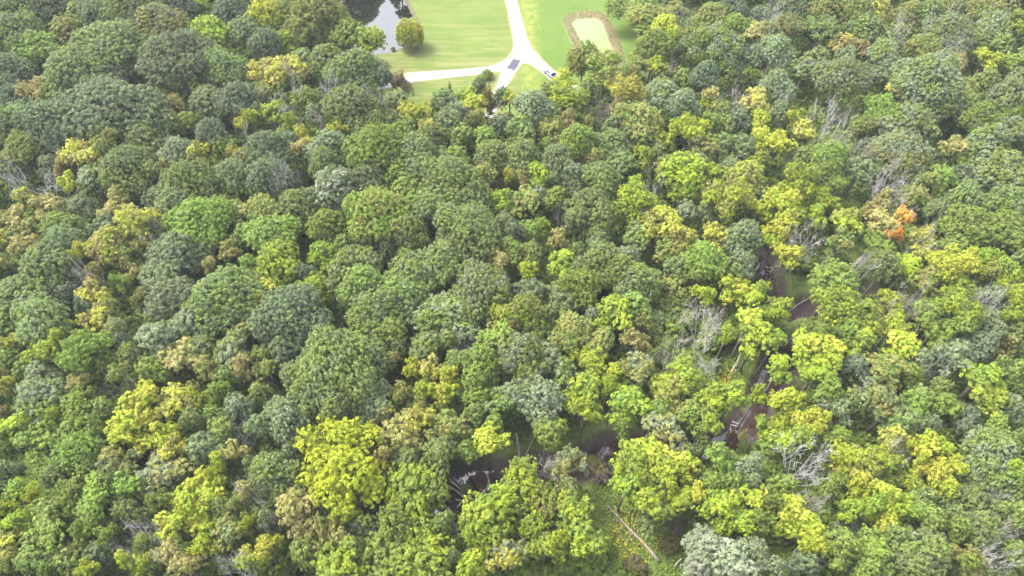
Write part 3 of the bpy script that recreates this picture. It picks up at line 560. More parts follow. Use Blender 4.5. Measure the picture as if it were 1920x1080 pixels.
# standing dead trees: x, y of the branch crown, half-width, shape, wood, [how far the base sits below]
DEAD = [
 (114,280,10,'tall','d','thin pale snag standing in the dark oaks above the bare tangle'),
 (12,325,15,'tall','d','forked bare snag at the left edge of the woods'),
 (78,338,36,'wide','w','low wide tangle of bare whitish branches near the left edge'),
 (218,158,9,'tall','d','twin thin bare stubs in the gap of the dark oaks at upper left'),
 (425,200,12,'tall','d','thin bare trunk left of the large yellow crown'),
 (452,235,13,'tall','d','bare forked stem below the yellow saplings, left of the tall yellow tree'),
 (532,185,34,'wide','w','pale bare limbs under the large yellow crown'),
 (618,175,24,'wide','w','whitish bare tree between two oaks left of the clearing'),
 (592,215,16,'tall','d','leaning bare grey trunk right of the large yellow tree'),
 (702,180,24,'wide','d','twisted bare limbs beside the dark oaks left of the road'),
 (756,212,13,'wide','b','brown bare twigs below the pinkish tree by the lawn'),
 (535,335,22,'wide','w','white bare snag with antler branches at centre left'),
 (566,335,10,'tall','b','thin brown dead stem right of the white antler snag'),
 (1294,26,17,'tall','b','tall brown leafless tree among green crowns at upper right'),
 (1270,45,14,'wide','d','pale bare branches left of the tall brown leafless tree'),
 (1253,122,13,'tall','b','pinkish bare tree below the algae pond woods edge'),
 (1124,200,27,'dense','b','purple brown tree of dense bare twigs below the white car'),
 (1384,182,24,'wide','d','bare crooked grey tree above the yellow-green crowns at upper right'),
 (1218,352,17,'wide','w','greyish bare tree behind the lime tree right of centre'),
 (1552,222,27,'wide','w','large forked bare tree in the grassy gap at upper right'),
 (1484,190,12,'tall','d','slim bare tree left of the forked one in the upper right gap'),
 (1530,196,11,'tall','d','small bare tree just left of the large forked bare tree'),
 (1592,232,15,'tall','d','leaning bare stem right of the large forked bare tree'),
 (1607,280,16,'tall','b','grey brown bare stem below the upper right gap'),
 (1662,335,28,'wide','w','white bare tree with flat spreading limbs above the orange tree'),
 (1635,135,15,'tall','d','bare branches behind the pale oaks at upper right'),
 (1786,18,11,'tall','d','small bare tree at the top edge right of the dark trunk'),
 (1680,58,20,'wide','d','crooked bare tree under the pale oaks near the upper right edge'),
 (1452,30,19,'wide','w','white twisted bare branches near the top edge at right'),
 (1790,90,18,'wide','w','pale twigs poking from the pale oak at upper right'),
 (293,440,11,'wide','d','short bare branches in the golden-green oak at left'),
 (160,522,16,'wide','d','grey brown bare branches right of the lime sapling at left'),
 (212,718,36,'fan','d','fan of long bare branches at lower left'),
 (640,605,14,'tall','b','brown bare tree in the dark gap between oaks'),
 (866,655,13,'wide','d','small grey bare tree below the bright round oak in the middle'),
 (1054,412,8,'tall','b','narrow brown snag standing in the middle woods'),
 (1323,600,36,'wide','d','big many-branched bare tree left of the creek'),
 (1268,655,19,'wide','d','pale bare tree with mossy trunk left of the big bare tree'),
 (1330,672,24,'wide','w','white twiggy top in front of the big bare tree'),
 (1515,462,32,'wide','d','spreading leafless tree above the muddy creek fork'),
 (1606,492,14,'tall','d','slim bare sapling right of the creek fork'),
 (1638,490,15,'tall','w','leaning white dead trunk beside the feathery green tree'),
 (1690,560,16,'wide','d','thin bare tree below the yellow-topped tree at right'),
 (1714,575,14,'tall','b','leaning brown dead stem below the yellow-topped tree'),
 (1850,562,14,'wide','w','short white bare branches near the right edge'),
 (1742,450,14,'wide','w','whitish bare limbs in the olive tree below the orange tree'),
 (1703,392,14,'wide','w','bare twigs rising from the orange tree'),
 (1768,694,20,'fan','d','bare limbs in the silvery tree at right'),
 (450,800,23,'dense','w','whitish twiggy tree at lower left of the big lime tree'),
 (456,912,14,'wide','w','pale bare twigs right of the slim lime tree at lower left'),
 (242,1028,14,'wide','w','white bare twigs at the bottom left'),
 (270,1000,11,'wide','w','small grey bare top at lower left'),
 (450,1055,17,'wide','w','thin bare branches in the lime tree at the bottom'),
 (496,962,24,'wide','d','grey brown bare tree below the tan oak left of the creek'),
 (942,880,12,'fan','w','bent white branch rising over the creek'),
 (1034,868,13,'dense','w','white twigs at the top of the sparse olive tree by the creek'),
 (1508,868,42,'wide','w','big white bare tree at lower right'),
 (1522,938,17,'wide','d','small bare tree below the big white bare tree'),
 (1873,930,18,'fan','w','white forked branch at the right edge'),
 (1880,995,28,'dense','d','brown grey bare tree at the lower right corner'),
 (1862,1045,28,'wide','w','pale bare tree at the bottom right corner'),
 (1682,850,14,'wide','d','bare twigs between the lime and yellow crowns at lower right'),
 (1640,735,16,'dense','d','grey bare twigs in the sparse grey-green tree at right'),
 (1310,1072,12,'wide','d','small dead branch at the bottom of the meadow')]
# ------------------------------------------------------------------ plant the trees
def proto_shrub(var):
    key = ('B', 2, var)
    if key not in PROTO:
        me, B = crown_mesh('crown', 'F' if var % 2 else 'O', 1.9, 1.4, 1.35, 900 + var)
        tm = trunk_mesh('stem', 1.2, 1.4, 1.2, B, np.random.default_rng(5 + var), 5)
        PROTO[key] = (me, tm, 1.9, 1.4, 1.35)
    return PROTO[key]
# the one big lime maple keeps its own arrangement of boughs (offsets in pixels of the tile)
LIME_PX = [(410,220,70),(520,270,85),(600,270,60),(300,310,75),(640,310,70),(350,430,80),(480,440,85),(600,470,80),(290,530,55),(420,560,85),(540,560,70),(650,560,70),(670,640,60),(480,670,80),(350,620,55),(520,725,45)]
crowns = []
for (ox, oy), txt in TILES.items():
    for e in txt.replace('\n', '').split(';'):
        p = e.split()
        if not p: continue
        zx, zy, zr = float(p[0]), float(p[1]), float(p[2]); cc = p[3]; kind = DEFK[cc[0]]; hf = 1.0
        for q in p[4:]:
            if q.isalpha(): kind = q
            else: hf = float(q)
        crowns.append(dict(px=ox + zx / 3, py=oy + zy / 3, r=zr / 3, cc=cc, kind=kind, hf=hf))
def size_of(R): return 3 if R < 3.9 else 5 if R < 6.2 else 8
rs = np.random.default_rng(11)
CROWN_XYR = []
for c in crowns:
    _, dep = at(c['px'], c['py'], 15); R = c['r'] * dep / F * (1.19 if kind == 'O' else 1.08); kind = c['kind']
    if kind == 'O' and R < 4.2 and c['cc'][0] in 'toyp': kind = c['kind'] = 'M'
    if kind == 'B':
        var = int(rs.integers(0, 3)); me, tm, R0, hz, zc = proto_shrub(var)
        s = R / R0; pos, _ = at(c['px'], c['py'], zc * s); sx = sz = s
    else:
        size = size_of(R); nv = {'O': 6, 'M': 5}.get(kind, 2)
        if kind in 'WC': size = 5 if kind == 'W' else 3
        var = int(rs.integers(0, nv)); me, tm, R0, hz, zc = proto(kind, size, var)
        sx = R / R0; sz = c['hf'] * rs.uniform(.92, 1.08) * (1 if kind != 'W' else sx)
        if size == 8: sz *= .6 + .4 * sx
        if kind == 'C': sz = .55 + .35 * sx
        pos, _ = at(c['px'], c['py'], zc * sz)
    c.update(ay=float(rs.uniform(.86, 1.14)), x=pos.x, y=pos.y, R=R, me=me, tm=tm, sx=sx, sz=sz, rz=rs.uniform(0, 6.28), zc=zc * sz, top=(zc + hz) * sz)
    CROWN_XYR.append((pos.x, pos.y, R))
CR = np.array(CROWN_XYR)

COLN = {'g': 'grey-green', 'd': 'dark grey-green', 'm': 'mid green', 'b': 'bright green', 'l': 'lime', 'y': 'yellow', 'o': 'olive', 't': 'tan gold', 's': 'pale silvery green', 'r': 'orange', 'w': 'whitish green', 'p': 'brown'}
ACC = {'y': 'yellowish', 'o': 'olive', 't': 'tan', 'l': 'lime', 'b': 'bright green', 'g': 'grey-green', 's': 'silvery', 'd': 'dark', 'm': 'green', 'r': 'orange', 'w': 'whitish', 'p': 'brown'}
LAND = [(720, 60, 'the dark pond'), (1110, 75, 'the algae pond'), (965, 115, 'the road fork'), (1033, 137, 'the parked car'), (813, 185, 'the brown brush pile'),
 (532, 185, 'the large yellow crown'), (12, 325, 'the forked snag'), (78, 338, 'the low bare tangle'), (535, 335, 'the white antler snag'),
 (1685, 405, 'the orange tree'), (638, 865, 'the huge lime tree'), (1187, 1000, 'the meadow log'), (868, 920, 'the creek log jam'), (1125, 845, 'the bright creek pool'),
 (1430, 720, 'the violet creek pool'), (1470, 590, 'the muddy creek fork'), (1323, 600, 'the big bare tree'), (1508, 868, 'the big white bare tree'), (1345, 710, 'the yellow flower patch'),
 (1515, 462, 'the spreading leafless tree'), (255, 612, 'the brown earth gap'), (212, 718, 'the fan of bare branches'), (450, 800, 'the whitish twiggy tree'), (1552, 222, 'the forked bare tree'),
 (1390, 1040, 'the whitish green oak'), (850, 985, 'the broken pale snag'), (1124, 200, 'the purple brown twiggy tree'), (640, 605, 'the brown bare tree'), (1880, 995, 'the corner bare tree'),
 (915, 828, 'the round yellow-green oak'), (1054, 412, 'the narrow brown snag'), (1662, 335, 'the flat-limbed bare tree'), (866, 655, 'the small grey bare tree'), (218, 158, 'the twin bare stubs'),
 (618, 175, 'the whitish bare tree'), (1384, 182, 'the crooked grey bare tree'), (1218, 352, 'the greyish bare tree'), (0, 0, 'the top left corner'), (0, 1080, 'the bottom left corner'), (1920, 0, 'the top right corner'), (1455, 40, 'the white twisted branches')]
DIR = ['right of', 'below right of', 'below', 'below left of', 'left of', 'above left of', 'above', 'above right of']
ORD = ['nearest', 'second', 'third', 'fourth', 'fifth', 'sixth', 'seventh', 'eighth']
LK = {'O': 'billowy', 'M': 'many-lobed', 'S': 'sparse', 'F': 'feathery', 'C': 'narrow', 'W': 'round drooping', 'B': 'low'}
def colname(c):
    n = COLN[c['cc'][0]]
    if len(c['cc']) > 1 and c['cc'][1] in 'ytorwpls' and c['cc'][1] != c['cc'][0]: n += ' and ' + ACC[c['cc'][1]]
    return n
def kname(c): return 'shrub' if c['kind'] == 'B' else 'tree'
sect = {}
for i, c in enumerate(crowns):
    for li, (lx, ly, ln) in enumerate(LAND):
        dx, dy = c['px'] - lx, c['py'] - ly
        s = int(round(math.atan2(dy, dx) / (math.pi / 4))) % 8
        sect.setdefault((li, s, colname(c), c['kind']), []).append((math.hypot(dx, dy), i))
for k in sect: sect[k].sort()
best = {}
for (li, s, cn, kd), L in sect.items():
    for rank, (d, i) in enumerate(L[:8]):
        cost = d * (1 + .35 * rank)
        if i not in best or cost < best[i][0]: best[i] = (cost, li, s, rank)
used = {}
for i, c in enumerate(crowns):
    _, li, s, rank = best[i]
    sz = 'large ' if c['R'] > 7 else 'small ' if c['R'] < 3.4 else ''
    lab = f"{sz}{LK[c['kind']]} {colname(c)} {kname(c)}, {ORD[rank]} such {DIR[s]} {LAND[li][2]}"
    if len(lab.replace('-', ' ').split()) > 16: lab = lab[len(sz):]
    if len(lab.replace('-', ' ').split()) > 16: lab = lab.replace('the ', '', 1)
    if len(lab.replace('-', ' ').split()) > 16: print('LONG', lab)
    if 'the road fork' in lab and c['kind'] == 'W': pass
    c['label'] = lab
for c in crowns:
    if c['kind'] == 'W': c['label'] = 'round yellow-green willow alone on the pond bank beside the mown lawn'
    if abs(c['px'] - (480 + 1308 / 3)) < 1 and abs(c['py'] - (720 + 325 / 3)) < 1: c['label'] = 'round yellow-green oak standing alone above the creek log jam'
GRP = {'O': 'billowy oaks of the woods', 'M': 'lobed maples of the woods', 'S': 'sparse ash trees of the woods', 'F': 'feathery cottonwoods', 'C': 'narrow young trees', 'B': 'shrubs by the creek and lawn', 'W': None}
CAT = {'B': 'shrub'}
oaks = sorted([c for c in crowns if c['kind'] == 'O'], key=lambda c: -c['r'] * (1 if c['hf'] == 1 else .6)); REST = oaks[296:]
for c in crowns:
    if any(c is q for q in REST): continue
    s = (c['sx'] * c['ay'], c['sx'] / c['ay'], c['sz'])
    r = empty(NAMES[c['kind']] if c['R'] > 2.2 or c['kind'] in 'BWC' else NAMES[c['kind']], (c['x'], c['y'], 0), c['rz'], s)
    tag(r, c['label'], CAT.get(c['kind'], 'tree'), GRP[c['kind']])
    link('crown', c['me'], r, leaf_mat(c['cc'][0], c['cc'][1] if len(c['cc']) > 1 else None))
    link('stem' if c['kind'] == 'B' else 'trunk', c['tm'], r, M_bark)

# the smallest crowns past the three hundred largest oaks: one mass of low trees
M_small, n_, ns_, ls_ = new_mat('small_tree_leaves')
at0 = N(ns_, 'ShaderNodeAttribute'); at0.attribute_name = 'leafcol'
p_ = N(ns_, 'ShaderNodeBsdfPrincipled'); p_.inputs['Roughness'].default_value = .55; p_.inputs['Specular IOR Level'].default_value = .32; ls_.new(at0.outputs['Color'], p_.inputs['Base Color'])
t_ = N(ns_, 'ShaderNodeBsdfTranslucent'); ls_.new(at0.outputs['Color'], t_.inputs[0]); x_ = N(ns_, 'ShaderNodeMixShader'); x_.inputs[0].default_value = .42
ls_.new(p_.outputs[0], x_.inputs[1]); ls_.new(t_.outputs[0], x_.inputs[2]); o_ = N(ns_, 'ShaderNodeOutputMaterial'); ls_.new(x_.outputs[0], o_.inputs[0])
pvs = {}; VV = []; CC = []; rg = np.random.default_rng(90)
for c in REST:
    me = c['me']
    if me.name not in pvs:
        v = np.zeros(len(me.vertices) * 3, np.float32); me.vertices.foreach_get('co', v); t = np.zeros(len(me.polygons), np.float32); me.attributes['tone'].data.foreach_get('value', t)
        pvs[me.name] = (v.reshape(-1, 4, 3), t)
    v, t = pvs[me.name]; k = rg.random(len(v)) < .6; v = v[k]; t = t[k]; ctr = v.mean(1, keepdims=True); v = ctr + (v - ctr) * 1.28
    a_ = c['rz']; M = np.array([[math.cos(a_), math.sin(a_), 0], [-math.sin(a_), math.cos(a_), 0], [0, 0, 1]])
    v = (v * np.array([c['sx'], c['sx'], c['sz']])) @ M + np.array([c['x'], c['y'], 0]); VV.append(v.reshape(-1, 3))
    A = np.array(PAL[c['cc'][0]]); Bc = np.array(PAL[c['cc'][-1]]); q = rg.random() * .3 + .3 * (vnoise(v[:, 0, :2], 1.2, 8) > .1); f = (.7 + .62 * t) * rg.uniform(.85, 1.15)
    q = np.broadcast_to(q, t.shape)[:, None]; CC.append(np.c_[(A * (1 - q) + Bc * q) * f[:, None], np.ones(len(t))])
VV = np.concatenate(VV); CC = np.concatenate(CC)
me = mesh_np('small_trees', VV, np.arange(len(VV)).reshape(-1, 4), False, leafcol=('FACE', 'FLOAT_COLOR', CC)); me.materials.append(M_small)
o = bpy.data.objects.new('small_trees', me); col.objects.link(o); tag(o, 'small low trees filling between the large crowns', None, None, 'stuff')

# the huge lime maple
lx, ly = 480 + 475 / 3, 720 + 440 / 3
zc = 15.0; pos, dep = at(lx, ly, zc); k = dep / F
lobes = []
for zx, zy, zr in LIME_PX:
    px, py = 480 + zx / 3, 720 + zy / 3
    hgt = zc + 3.2 - 4.5 * ((zx - 475) ** 2 / 245 ** 2 + (zy - 440) ** 2 / 300 ** 2)
    q, _ = at(px, py, hgt); lobes.append((q.x - pos.x, q.y - pos.y, hgt - zc + ((zx * 7 + zy) % 3 - 1) * .7, zr / 3 * k * .9))
LM, LB = crown_mesh('crown', 'M', 7, 5, zc, 4242, lobes)
r = empty('maple_tree', (pos.x, pos.y, 0)); tag(r, 'huge lime-yellow maple with separate rounded boughs, left of the creek log jam', 'tree', GRP['M'])
link('crown', LM, r, leaf_mat('L', 'l'))
link('trunk', trunk_mesh('trunk', 7.5, zc, 5, LB, np.random.default_rng(3), 14), r, M_bark)

# trees beyond the pond, outside the frame, seen only as reflections in the water
def mirror_tree(px, py, h, R, cc, kind='O', kx=1):
    # point p = image of the tree top mirrored in the water
    lo = np.array([px, py]); q, _ = at(px, py, -h - .9)
    size = size_of(R); me, tm, R0, hz, zc0 = proto(kind, size, 1); sx = R / R0; sz = h / (zc0 + hz)
    t = empty(NAMES[kind], (q.x, q.y, 0), 1.0, (sx, sx, sz)); tag(t, None, 'tree', GRP[kind]); link('crown', me, t, leaf_mat(*cc)); link('trunk', tm, t, M_bark)
    t['label'] = MIR.pop(0)
MIR = ['tall green tree on the far pond bank mirrored in the water', 'second tree on the far pond bank mirrored at left in the water', 'broad tree on the far pond bank beside the tall one',
       'slim dark tree on the right pond bank mirrored in the water', 'dark tree on the right pond bank past the slim one', 'dark tree at the far right of the pond']
mirror_tree(680, 44, 17, 6.5, 'mo'); mirror_tree(650, 26, 16, 6.5, 'mo'); mirror_tree(692, 18, 16, 6.5, 'om')
mirror_tree(745, 16, 9, 2.2, 'dg', 'C'); mirror_tree(760, 34, 10, 3.2, 'dg'); mirror_tree(776, 24, 9, 3.2, 'gd')

# ------------------------------------------------------------------ dead trees
def dead_mesh(shape, seed):
    rg = np.random.default_rng(seed); mb = MB(); tw = MB()
    conf = {'tall': (.62, .42, .34, 4, 3), 'wide': (.42, .95, .52, 6, 4), 'broken': (.6, .5, .3, 3, 2), 'fan': (.35, 1.0, .6, 5, 3), 'dense': (.40, .8, .42, 8, 4)}[shape]
    fork, spread, ln, nb, depth = conf
    H = 1.0   # unit tree: height 1, crown radius about .5
    def grow_(p, d, L, r, lev):
        pts = [p]; q = np.array(p); dd = np.array(d); n = 4
        for i in range(n):
            dd = unit(dd + rg.normal(scale=.16 if lev else .05, size=3) + np.array([0, 0, .03])); q = q + dd * L / n; pts.append(q.copy())
        rad = [r * (1 - .62 * i / n) for i in range(n + 1)]
        (mb if lev < 2 else tw).tube([tuple(x) for x in pts], rad, 6 if lev < 2 else 4, False)
        if lev >= depth: return
        kids = {0: nb, 1: 5, 2: 4, 3: 3}[lev]
        for j in range(kids):
            t = rg.uniform(.35 if lev else .62, 1.0); i = min(int(t * n), n - 1); b = pts[i] + (pts[i + 1] - pts[i]) * (t * n - i)
            a = rg.uniform(0, 6.28) if lev else 6.28 * (j + rg.uniform(-.2, .2)) / kids
            side = unit(np.cross(dd, [math.cos(a), math.sin(a), .3 * math.sin(2 * a)]))
            nd = unit(dd * (1 - .45 * spread) + side * spread * rg.uniform(.55, 1.1) + np.array([0, 0, .12]))
            grow_(b, nd, L * (ln / fork if lev == 0 else .58) * rg.uniform(.7, 1.15), max(rad[i] * rg.uniform(.42, .62), .0021), lev + 1)
    grow_(np.array([0, 0, -.02]), unit(np.array([rg.normal(scale=.06), rg.normal(scale=.06), 1.0])), fork, .021, 0)
    a = mb.mesh('trunk', True); b = tw.mesh('twigs', False)
    a.materials.append(None); b.materials.append(None); return a, b
DP = {}
DM = {'d': M_dead, 'w': M_white, 'b': M_brown}
for i, (px, py, r, shape, wood, lab) in enumerate(DEAD):
    key = (shape, i % 4)
    if key not in DP: DP[key] = dead_mesh(shape, 77 + i)
    a, b = DP[key]
    _, dep = at(px, py, 13); R = r * dep / F
    H = {'tall': 19.5, 'wide': 19.5, 'fan': 18.0, 'dense': 18.5}[shape]
    if (px, py) == (942, 880): H = 9
    if (px, py) == (1310, 1072): H = 5
    zmid = H * {'tall': .80, 'wide': .78, 'fan': .78, 'dense': .74}[shape]
    pos, _ = at(px, py, zmid)
    rad = {'tall': .20, 'wide': .42, 'fan': .45, 'dense': .36}[shape]
    sxy = max(R / rad, H * .26)
    t = empty('dead_tree', (pos.x, pos.y, 0), (i * 2.4) % 6.28, (sxy, sxy, H)); tag(t, lab, 'dead tree', 'bare dead trees standing in the woods')
    link('trunk', a, t, DM[wood]); link('twigs', b, t, DM[wood])

# ------------------------------------------------------------------ fallen logs, poles and the log jam
def log(label, p0, z0, p1, z1, r0, r1, mat=M_log, branches=0, seed=0, name='fallen_log', group=None):
    rg = np.random.default_rng(seed + 50); a = at(*p0, z0)[0]; b = at(*p1, z1)[0]; n = 9
    L = (b - a).length; side = (b - a).cross(Vector((0, 0, 1))).normalized()
    pts = [a.lerp(b, i / n) + side * (math.sin(i / n * 3.1 * 1.3 + seed) * L * .018 + rg.normal(scale=.03)) for i in range(n + 1)]
    c = a; mb = MB()
    mb.tube([tuple(p - c) for p in pts], [r0 + (r1 - r0) * i / n for i in range(n + 1)], 8)
    for k in range(branches):
        i = int(n * (.55 + .4 * (k + 1) / branches)) - 1; p = pts[i] - c
        d = ((b - a).normalized() + side * (1 if k % 2 else -1) * rg.uniform(.4, .9) + Vector((0, 0, rg.uniform(.1, .4)))).normalized()
        mb.tube([tuple(p), tuple(p + d * L * .08), tuple(p + d * L * .15 + Vector((0, 0, .2)))], [r1 * 1.2, r1 * .8, r1 * .3], 5)
    me = mb.mesh(name, True); me.materials.append(mat)
    o = bpy.data.objects.new(name, me); col.objects.link(o); o.location = c; tag(o, label, 'log' if name == 'fallen_log' else 'dead trunk', group); return o
log('long pale barkless log lying across the yellow flower meadow', (1234, 1053), .35, (1140, 945),   .9, .33, .08, branches=4, seed=1)
log('thin grey stick crossing under the long meadow log', (1172, 1018), .2, (1192, 990), .4, .10, .05, M_dead, seed=2)
log('short bent branch on the meadow near the bottom edge', (1265, 1062), .3, (1278, 1046), .8, .16, .07, M_dead, 2, seed=3)
log('broken pale snag with a splintered top below the creek log jam', (868, 1030), 0, (838, 953), 8.0, .45, .34, M_log, 0, 4, 'broken_snag')
log('slender brown dead trunk standing at the creek edge', (977, 884), 0, (967, 813), 6.5, .28, .12, M_log, 0, 5, 'broken_snag')
for lab, a, b, r in [
    ('long grey log pointing up left in the creek log jam', (888, 940), (843, 896), .28),
    ('second long grey log under the longest in the creek jam', (880, 930), (850, 893), .22),
    ('thick grey log at the left side of the creek jam', (872, 932), (842, 912), .26),
    ('pale log lying flat at the bottom of the creek jam', (876, 940), (854, 936), .22),
    ('thin brown pole leaning across the creek jam from lower left', (857, 952), (884, 921), .18),
    ('short grey log at the top of the creek jam', (868, 915), (862, 894), .17),
    ('short splintered log at the upper edge of the jam', (850, 905), (836, 892), .16)]:
    log(lab, a, -1.5 + r * 2, b, -1.0 + r * 2, r, r * .6, M_dead, 1, int(a[0]), group='logs jammed in the creek')
log('curved driftwood log along the muddy bank of the creek fork', (1480, 583), -1.2, (1514, 560), -.5, .20, .12, M_log, 1, 9)
log('pale pole leaning in the grass right of the spreading leafless tree', (1528, 517), 0, (1538, 502), 2.5, .14, .10, M_log, 0, 10, 'broken_snag')
log('thin bare branch over the bright creek pool', (1122, 862), -1.8, (1140, 826), -1.0, .09, .05, simple_mat('wet_wood', (.05, .04, .035), (.09, .07, .06)), 1, 11)
log('thin stick lying on the creek mud right of the slender trunk', (1012, 885), -1.3, (992, 872), -1.0, .08, .05, M_dead, 1, 12)
log('slim pole slanting from the bank right of the slender trunk', (980, 862), -.5, (1000, 822), 2.5, .08, .05, M_dead, 0, 13)
log('thin leaning pole on the left bank of the bright pool', (1109, 828), -.3, (1101, 800), 3.5, .12, .07, M_log, 0, 14, 'broken_snag')
log('slim dead stem on the bank above the bright pool', (1143, 815), 0, (1133, 782), 4.5, .14, .07, M_log, 1, 15, 'broken_snag')
for lab, a, b in [('grey branch across the top of the small creek pool', (1370, 790), (1392, 797)), ('second grey branch beside the small creek pool', (1368, 796), (1388, 800)),
                  ('forked stick standing in the small creek pool', (1371, 812), (1368, 800)), ('pale stick on the right bank of the small pool', (1391, 814), (1402, 805))]:
    log(lab, a, -1.9, b, -1.3, .12, .06, M_dead, 1, int(b[0]), group='branches lying in the small creek pool')
log('white branch lying in the right half of the violet creek pool', (1440, 714), -1.7, (1484, 713), -1.2, .14, .06, M_white, 2, 16)
log('curved bare branch on the grass left of the violet pool', (1371, 700), .1, (1388, 664), 2.0, .16, .08, M_dead, 1, 17)
log('weathered log lying in the meadow gap at the left edge', (28, 905), .3, (0, 862), .8, .25, .16, M_dead, 0, 18)
log('fallen pale trunk in the grassy gap right of the leafless tree', (1562, 505), .3, (1590, 470), 1.5, .14, .08, M_log, 1, 19)
log('slim pale trunk leaning over the brown earth gap', (279, 606), .2, (249, 560), 6.0, .16, .09, M_dead, 0, 20, 'broken_snag')
log('thin brown trunk left of the brown earth gap', (241, 619), .1, (228, 592), 5.0, .18, .10, M_log, 0, 21, 'broken_snag')
log('dark leaning trunk at the top edge near the right corner', (1812, 42), 4, (1828, 5), 13, .40, .22, M_bark, 1, 22, 'broken_snag')

# ------------------------------------------------------------------ brush pile on the lawn
q, _ = at(813, 189, 0); mb = MB(); rg = np.random.default_rng(4); n = 14; rings = [(1.25, -.05), (1.15, .35), (.85, .95), (.45, 1.45), (.08, 1.75)]
V = []; Fs = []
for k, (rr, z) in enumerate(rings):
    for j in range(n):
        a_ = 6.283 * j / n; f = 1 + rg.normal(scale=.10); V.append((math.cos(a_) * rr * f * .9, math.sin(a_) * rr * f, z + rg.normal(scale=.06)))
for k in range(len(rings) - 1):
    for j in range(n): Fs.append((k * n + j, k * n + (j + 1) % n, (k + 1) * n + (j + 1) % n, (k + 1) * n + j))
Fs.append(tuple((len(rings) - 1) * n + j for j in range(n))); mb.add(V, Fs)
r = empty('brush_pile', (q.x, q.y, 0)); tag(r, 'purple brown heap of brush on the lawn beside the small willow bush', 'brush pile')
link('heap', mb.mesh('heap'), r, simple_mat('brush', (.16, .10, .10), (.30, .20, .19), 3, .95, .1, bump=.2))
mb = MB()
for k in range(26):
    a_ = rg.uniform(0, 6.28); z = rg.uniform(.3, 1.5); rr = 1.3 - z * .62; p = np.array([math.cos(a_) * rr, math.sin(a_) * rr, z]); d = unit(np.array([-math.sin(a_), math.cos(a_), 0]) * rg.uniform(-1, 1) + np.array([-math.cos(a_), -math.sin(a_), 1.1]))
    mb.tube([tuple(p - d * .9), tuple(p), tuple(p + d * rg.uniform(.3, .9))], [.05, .04, .02], 4)
link('sticks', mb.mesh('sticks'), r, simple_mat('dry_sticks', (.35, .27, .22), (.50, .42, .34)))

# ------------------------------------------------------------------ cars
def paint(name, c, rough=.25, metal=0.0):
    m, n, ns, ls = new_mat(name); p = N(ns, 'ShaderNodeBsdfPrincipled'); p.inputs['Base Color'].default_value = (*c, 1); p.inputs['Roughness'].default_value = rough
    p.inputs['Metallic'].default_value = metal; p.inputs['Coat Weight'].default_value = .5 if rough < .3 else 0
    o = N(ns, 'ShaderNodeOutputMaterial'); ls.new(p.outputs[0], o.inputs[0]); return m
M_body = paint('silver_blue_paint', (.13, .17, .24)); M_wpaint = paint('white_paint', (.8, .8, .8)); M_glass = paint('car_glass', (.015, .018, .025), .08)
M_tyre = paint('tyre_rubber', (.03, .03, .03), .8); M_rim = paint('rim_metal', (.5, .5, .52), .35, .8); M_lamp = paint('lamp_lens', (.8, .8, .75), .15); M_red = paint('tail_lens', (.45, .03, .02), .2)
def loft(sec, mat_name):
    """sections along x: (x, half width bottom, half width top, z bottom, z top)"""
    V, Fs = [], []
    for x, wb, wt, zb, zt in sec:
        m_ = (zb + zt) / 2; V += [(x, -wb * .96, zb), (x, -wb, m_), (x, -wt, zt - .04), (x, -wt * .9, zt), (x, wt * .9, zt), (x, wt, zt - .04), (x, wb, m_), (x, wb * .96, zb)]
    for i in range(len(sec) - 1):
        for j in range(8): Fs.append((i * 8 + j, i * 8 + (j + 1) % 8, (i + 1) * 8 + (j + 1) % 8, (i + 1) * 8 + j))
    Fs.append(tuple(range(8))); Fs.append(tuple((len(sec) - 1) * 8 + j for j in range(8))[::-1])
    bm = bmesh.new(); vs = [bm.verts.new(v) for v in V]; [bm.faces.new([vs[k] for k in f]) for f in Fs]; bmesh.ops.recalc_face_normals(bm, faces=bm.faces)
    me = bpy.data.meshes.new(mat_name); bm.to_mesh(me); bm.free(); return me
def make_car(body_mat):
    r = empty('parked_car', (0, 0, 0))
    body = link('body', loft([(-2.3, .78, .70, .42, .86), (-2.2, .88, .82, .32, .98), (-1.5, .92, .86, .28, 1.02), (0, .93, .88, .28, 1.04), (1.0, .92, .86, .28, 1.0), (1.9, .90, .80, .30, .88), (2.3, .76, .66, .42, .70)], 'body'), r, body_mat)
    link('windows', loft([(-2.05, .80, .70, 1.0, 1.05), (-1.7, .80, .66, 1.0, 1.50), (.25, .80, .66, 1.0, 1.52), (1.05, .80, .74, .98, 1.04)], 'windows'), r, M_glass)
    link('roof', loft([(-1.62, .67, .66, 1.49, 1.56), (-1.0, .70, .68, 1.5, 1.60), (.2, .68, .66, 1.5, 1.57)], 'roof'), r, body_mat)
    for sx in (-1.42, 1.42):
        for sy in (-.86, .86):
            mb = MB(); mb.tube([(sx, sy - .11, .34), (sx, sy + .11, .34)], [.34, .34], 18); wh = link('wheel', mb.mesh('wheel', False), r, M_tyre)
            mb = MB(); s = 1 if sy > 0 else -1; mb.tube([(sx, sy + s * .10, .34), (sx, sy + s * .125, .34)], [.21, .18], 12); link('rim', mb.mesh('rim'), wh, M_rim)
    for sy in (-.62, .62):
        mb = MB(); mb.box((2.24, sy, .66), (.1, .3, .12)); link('headlight', mb.mesh('headlight'), r, M_lamp)
        mb = MB(); mb.box((-2.27, sy, .80), (.08, .26, .18)); link('tail_light', mb.mesh('tail_light'), r, M_red)
        mb = MB(); mb.box((.72, sy * 1.62, 1.05), (.16, .16, .12)); link('mirror', mb.mesh('mirror'), r, body_mat)
    return r
c1 = make_car(M_body); q, _ = at(1031, 136, .8); c1.location = (q.x, q.y, .03)
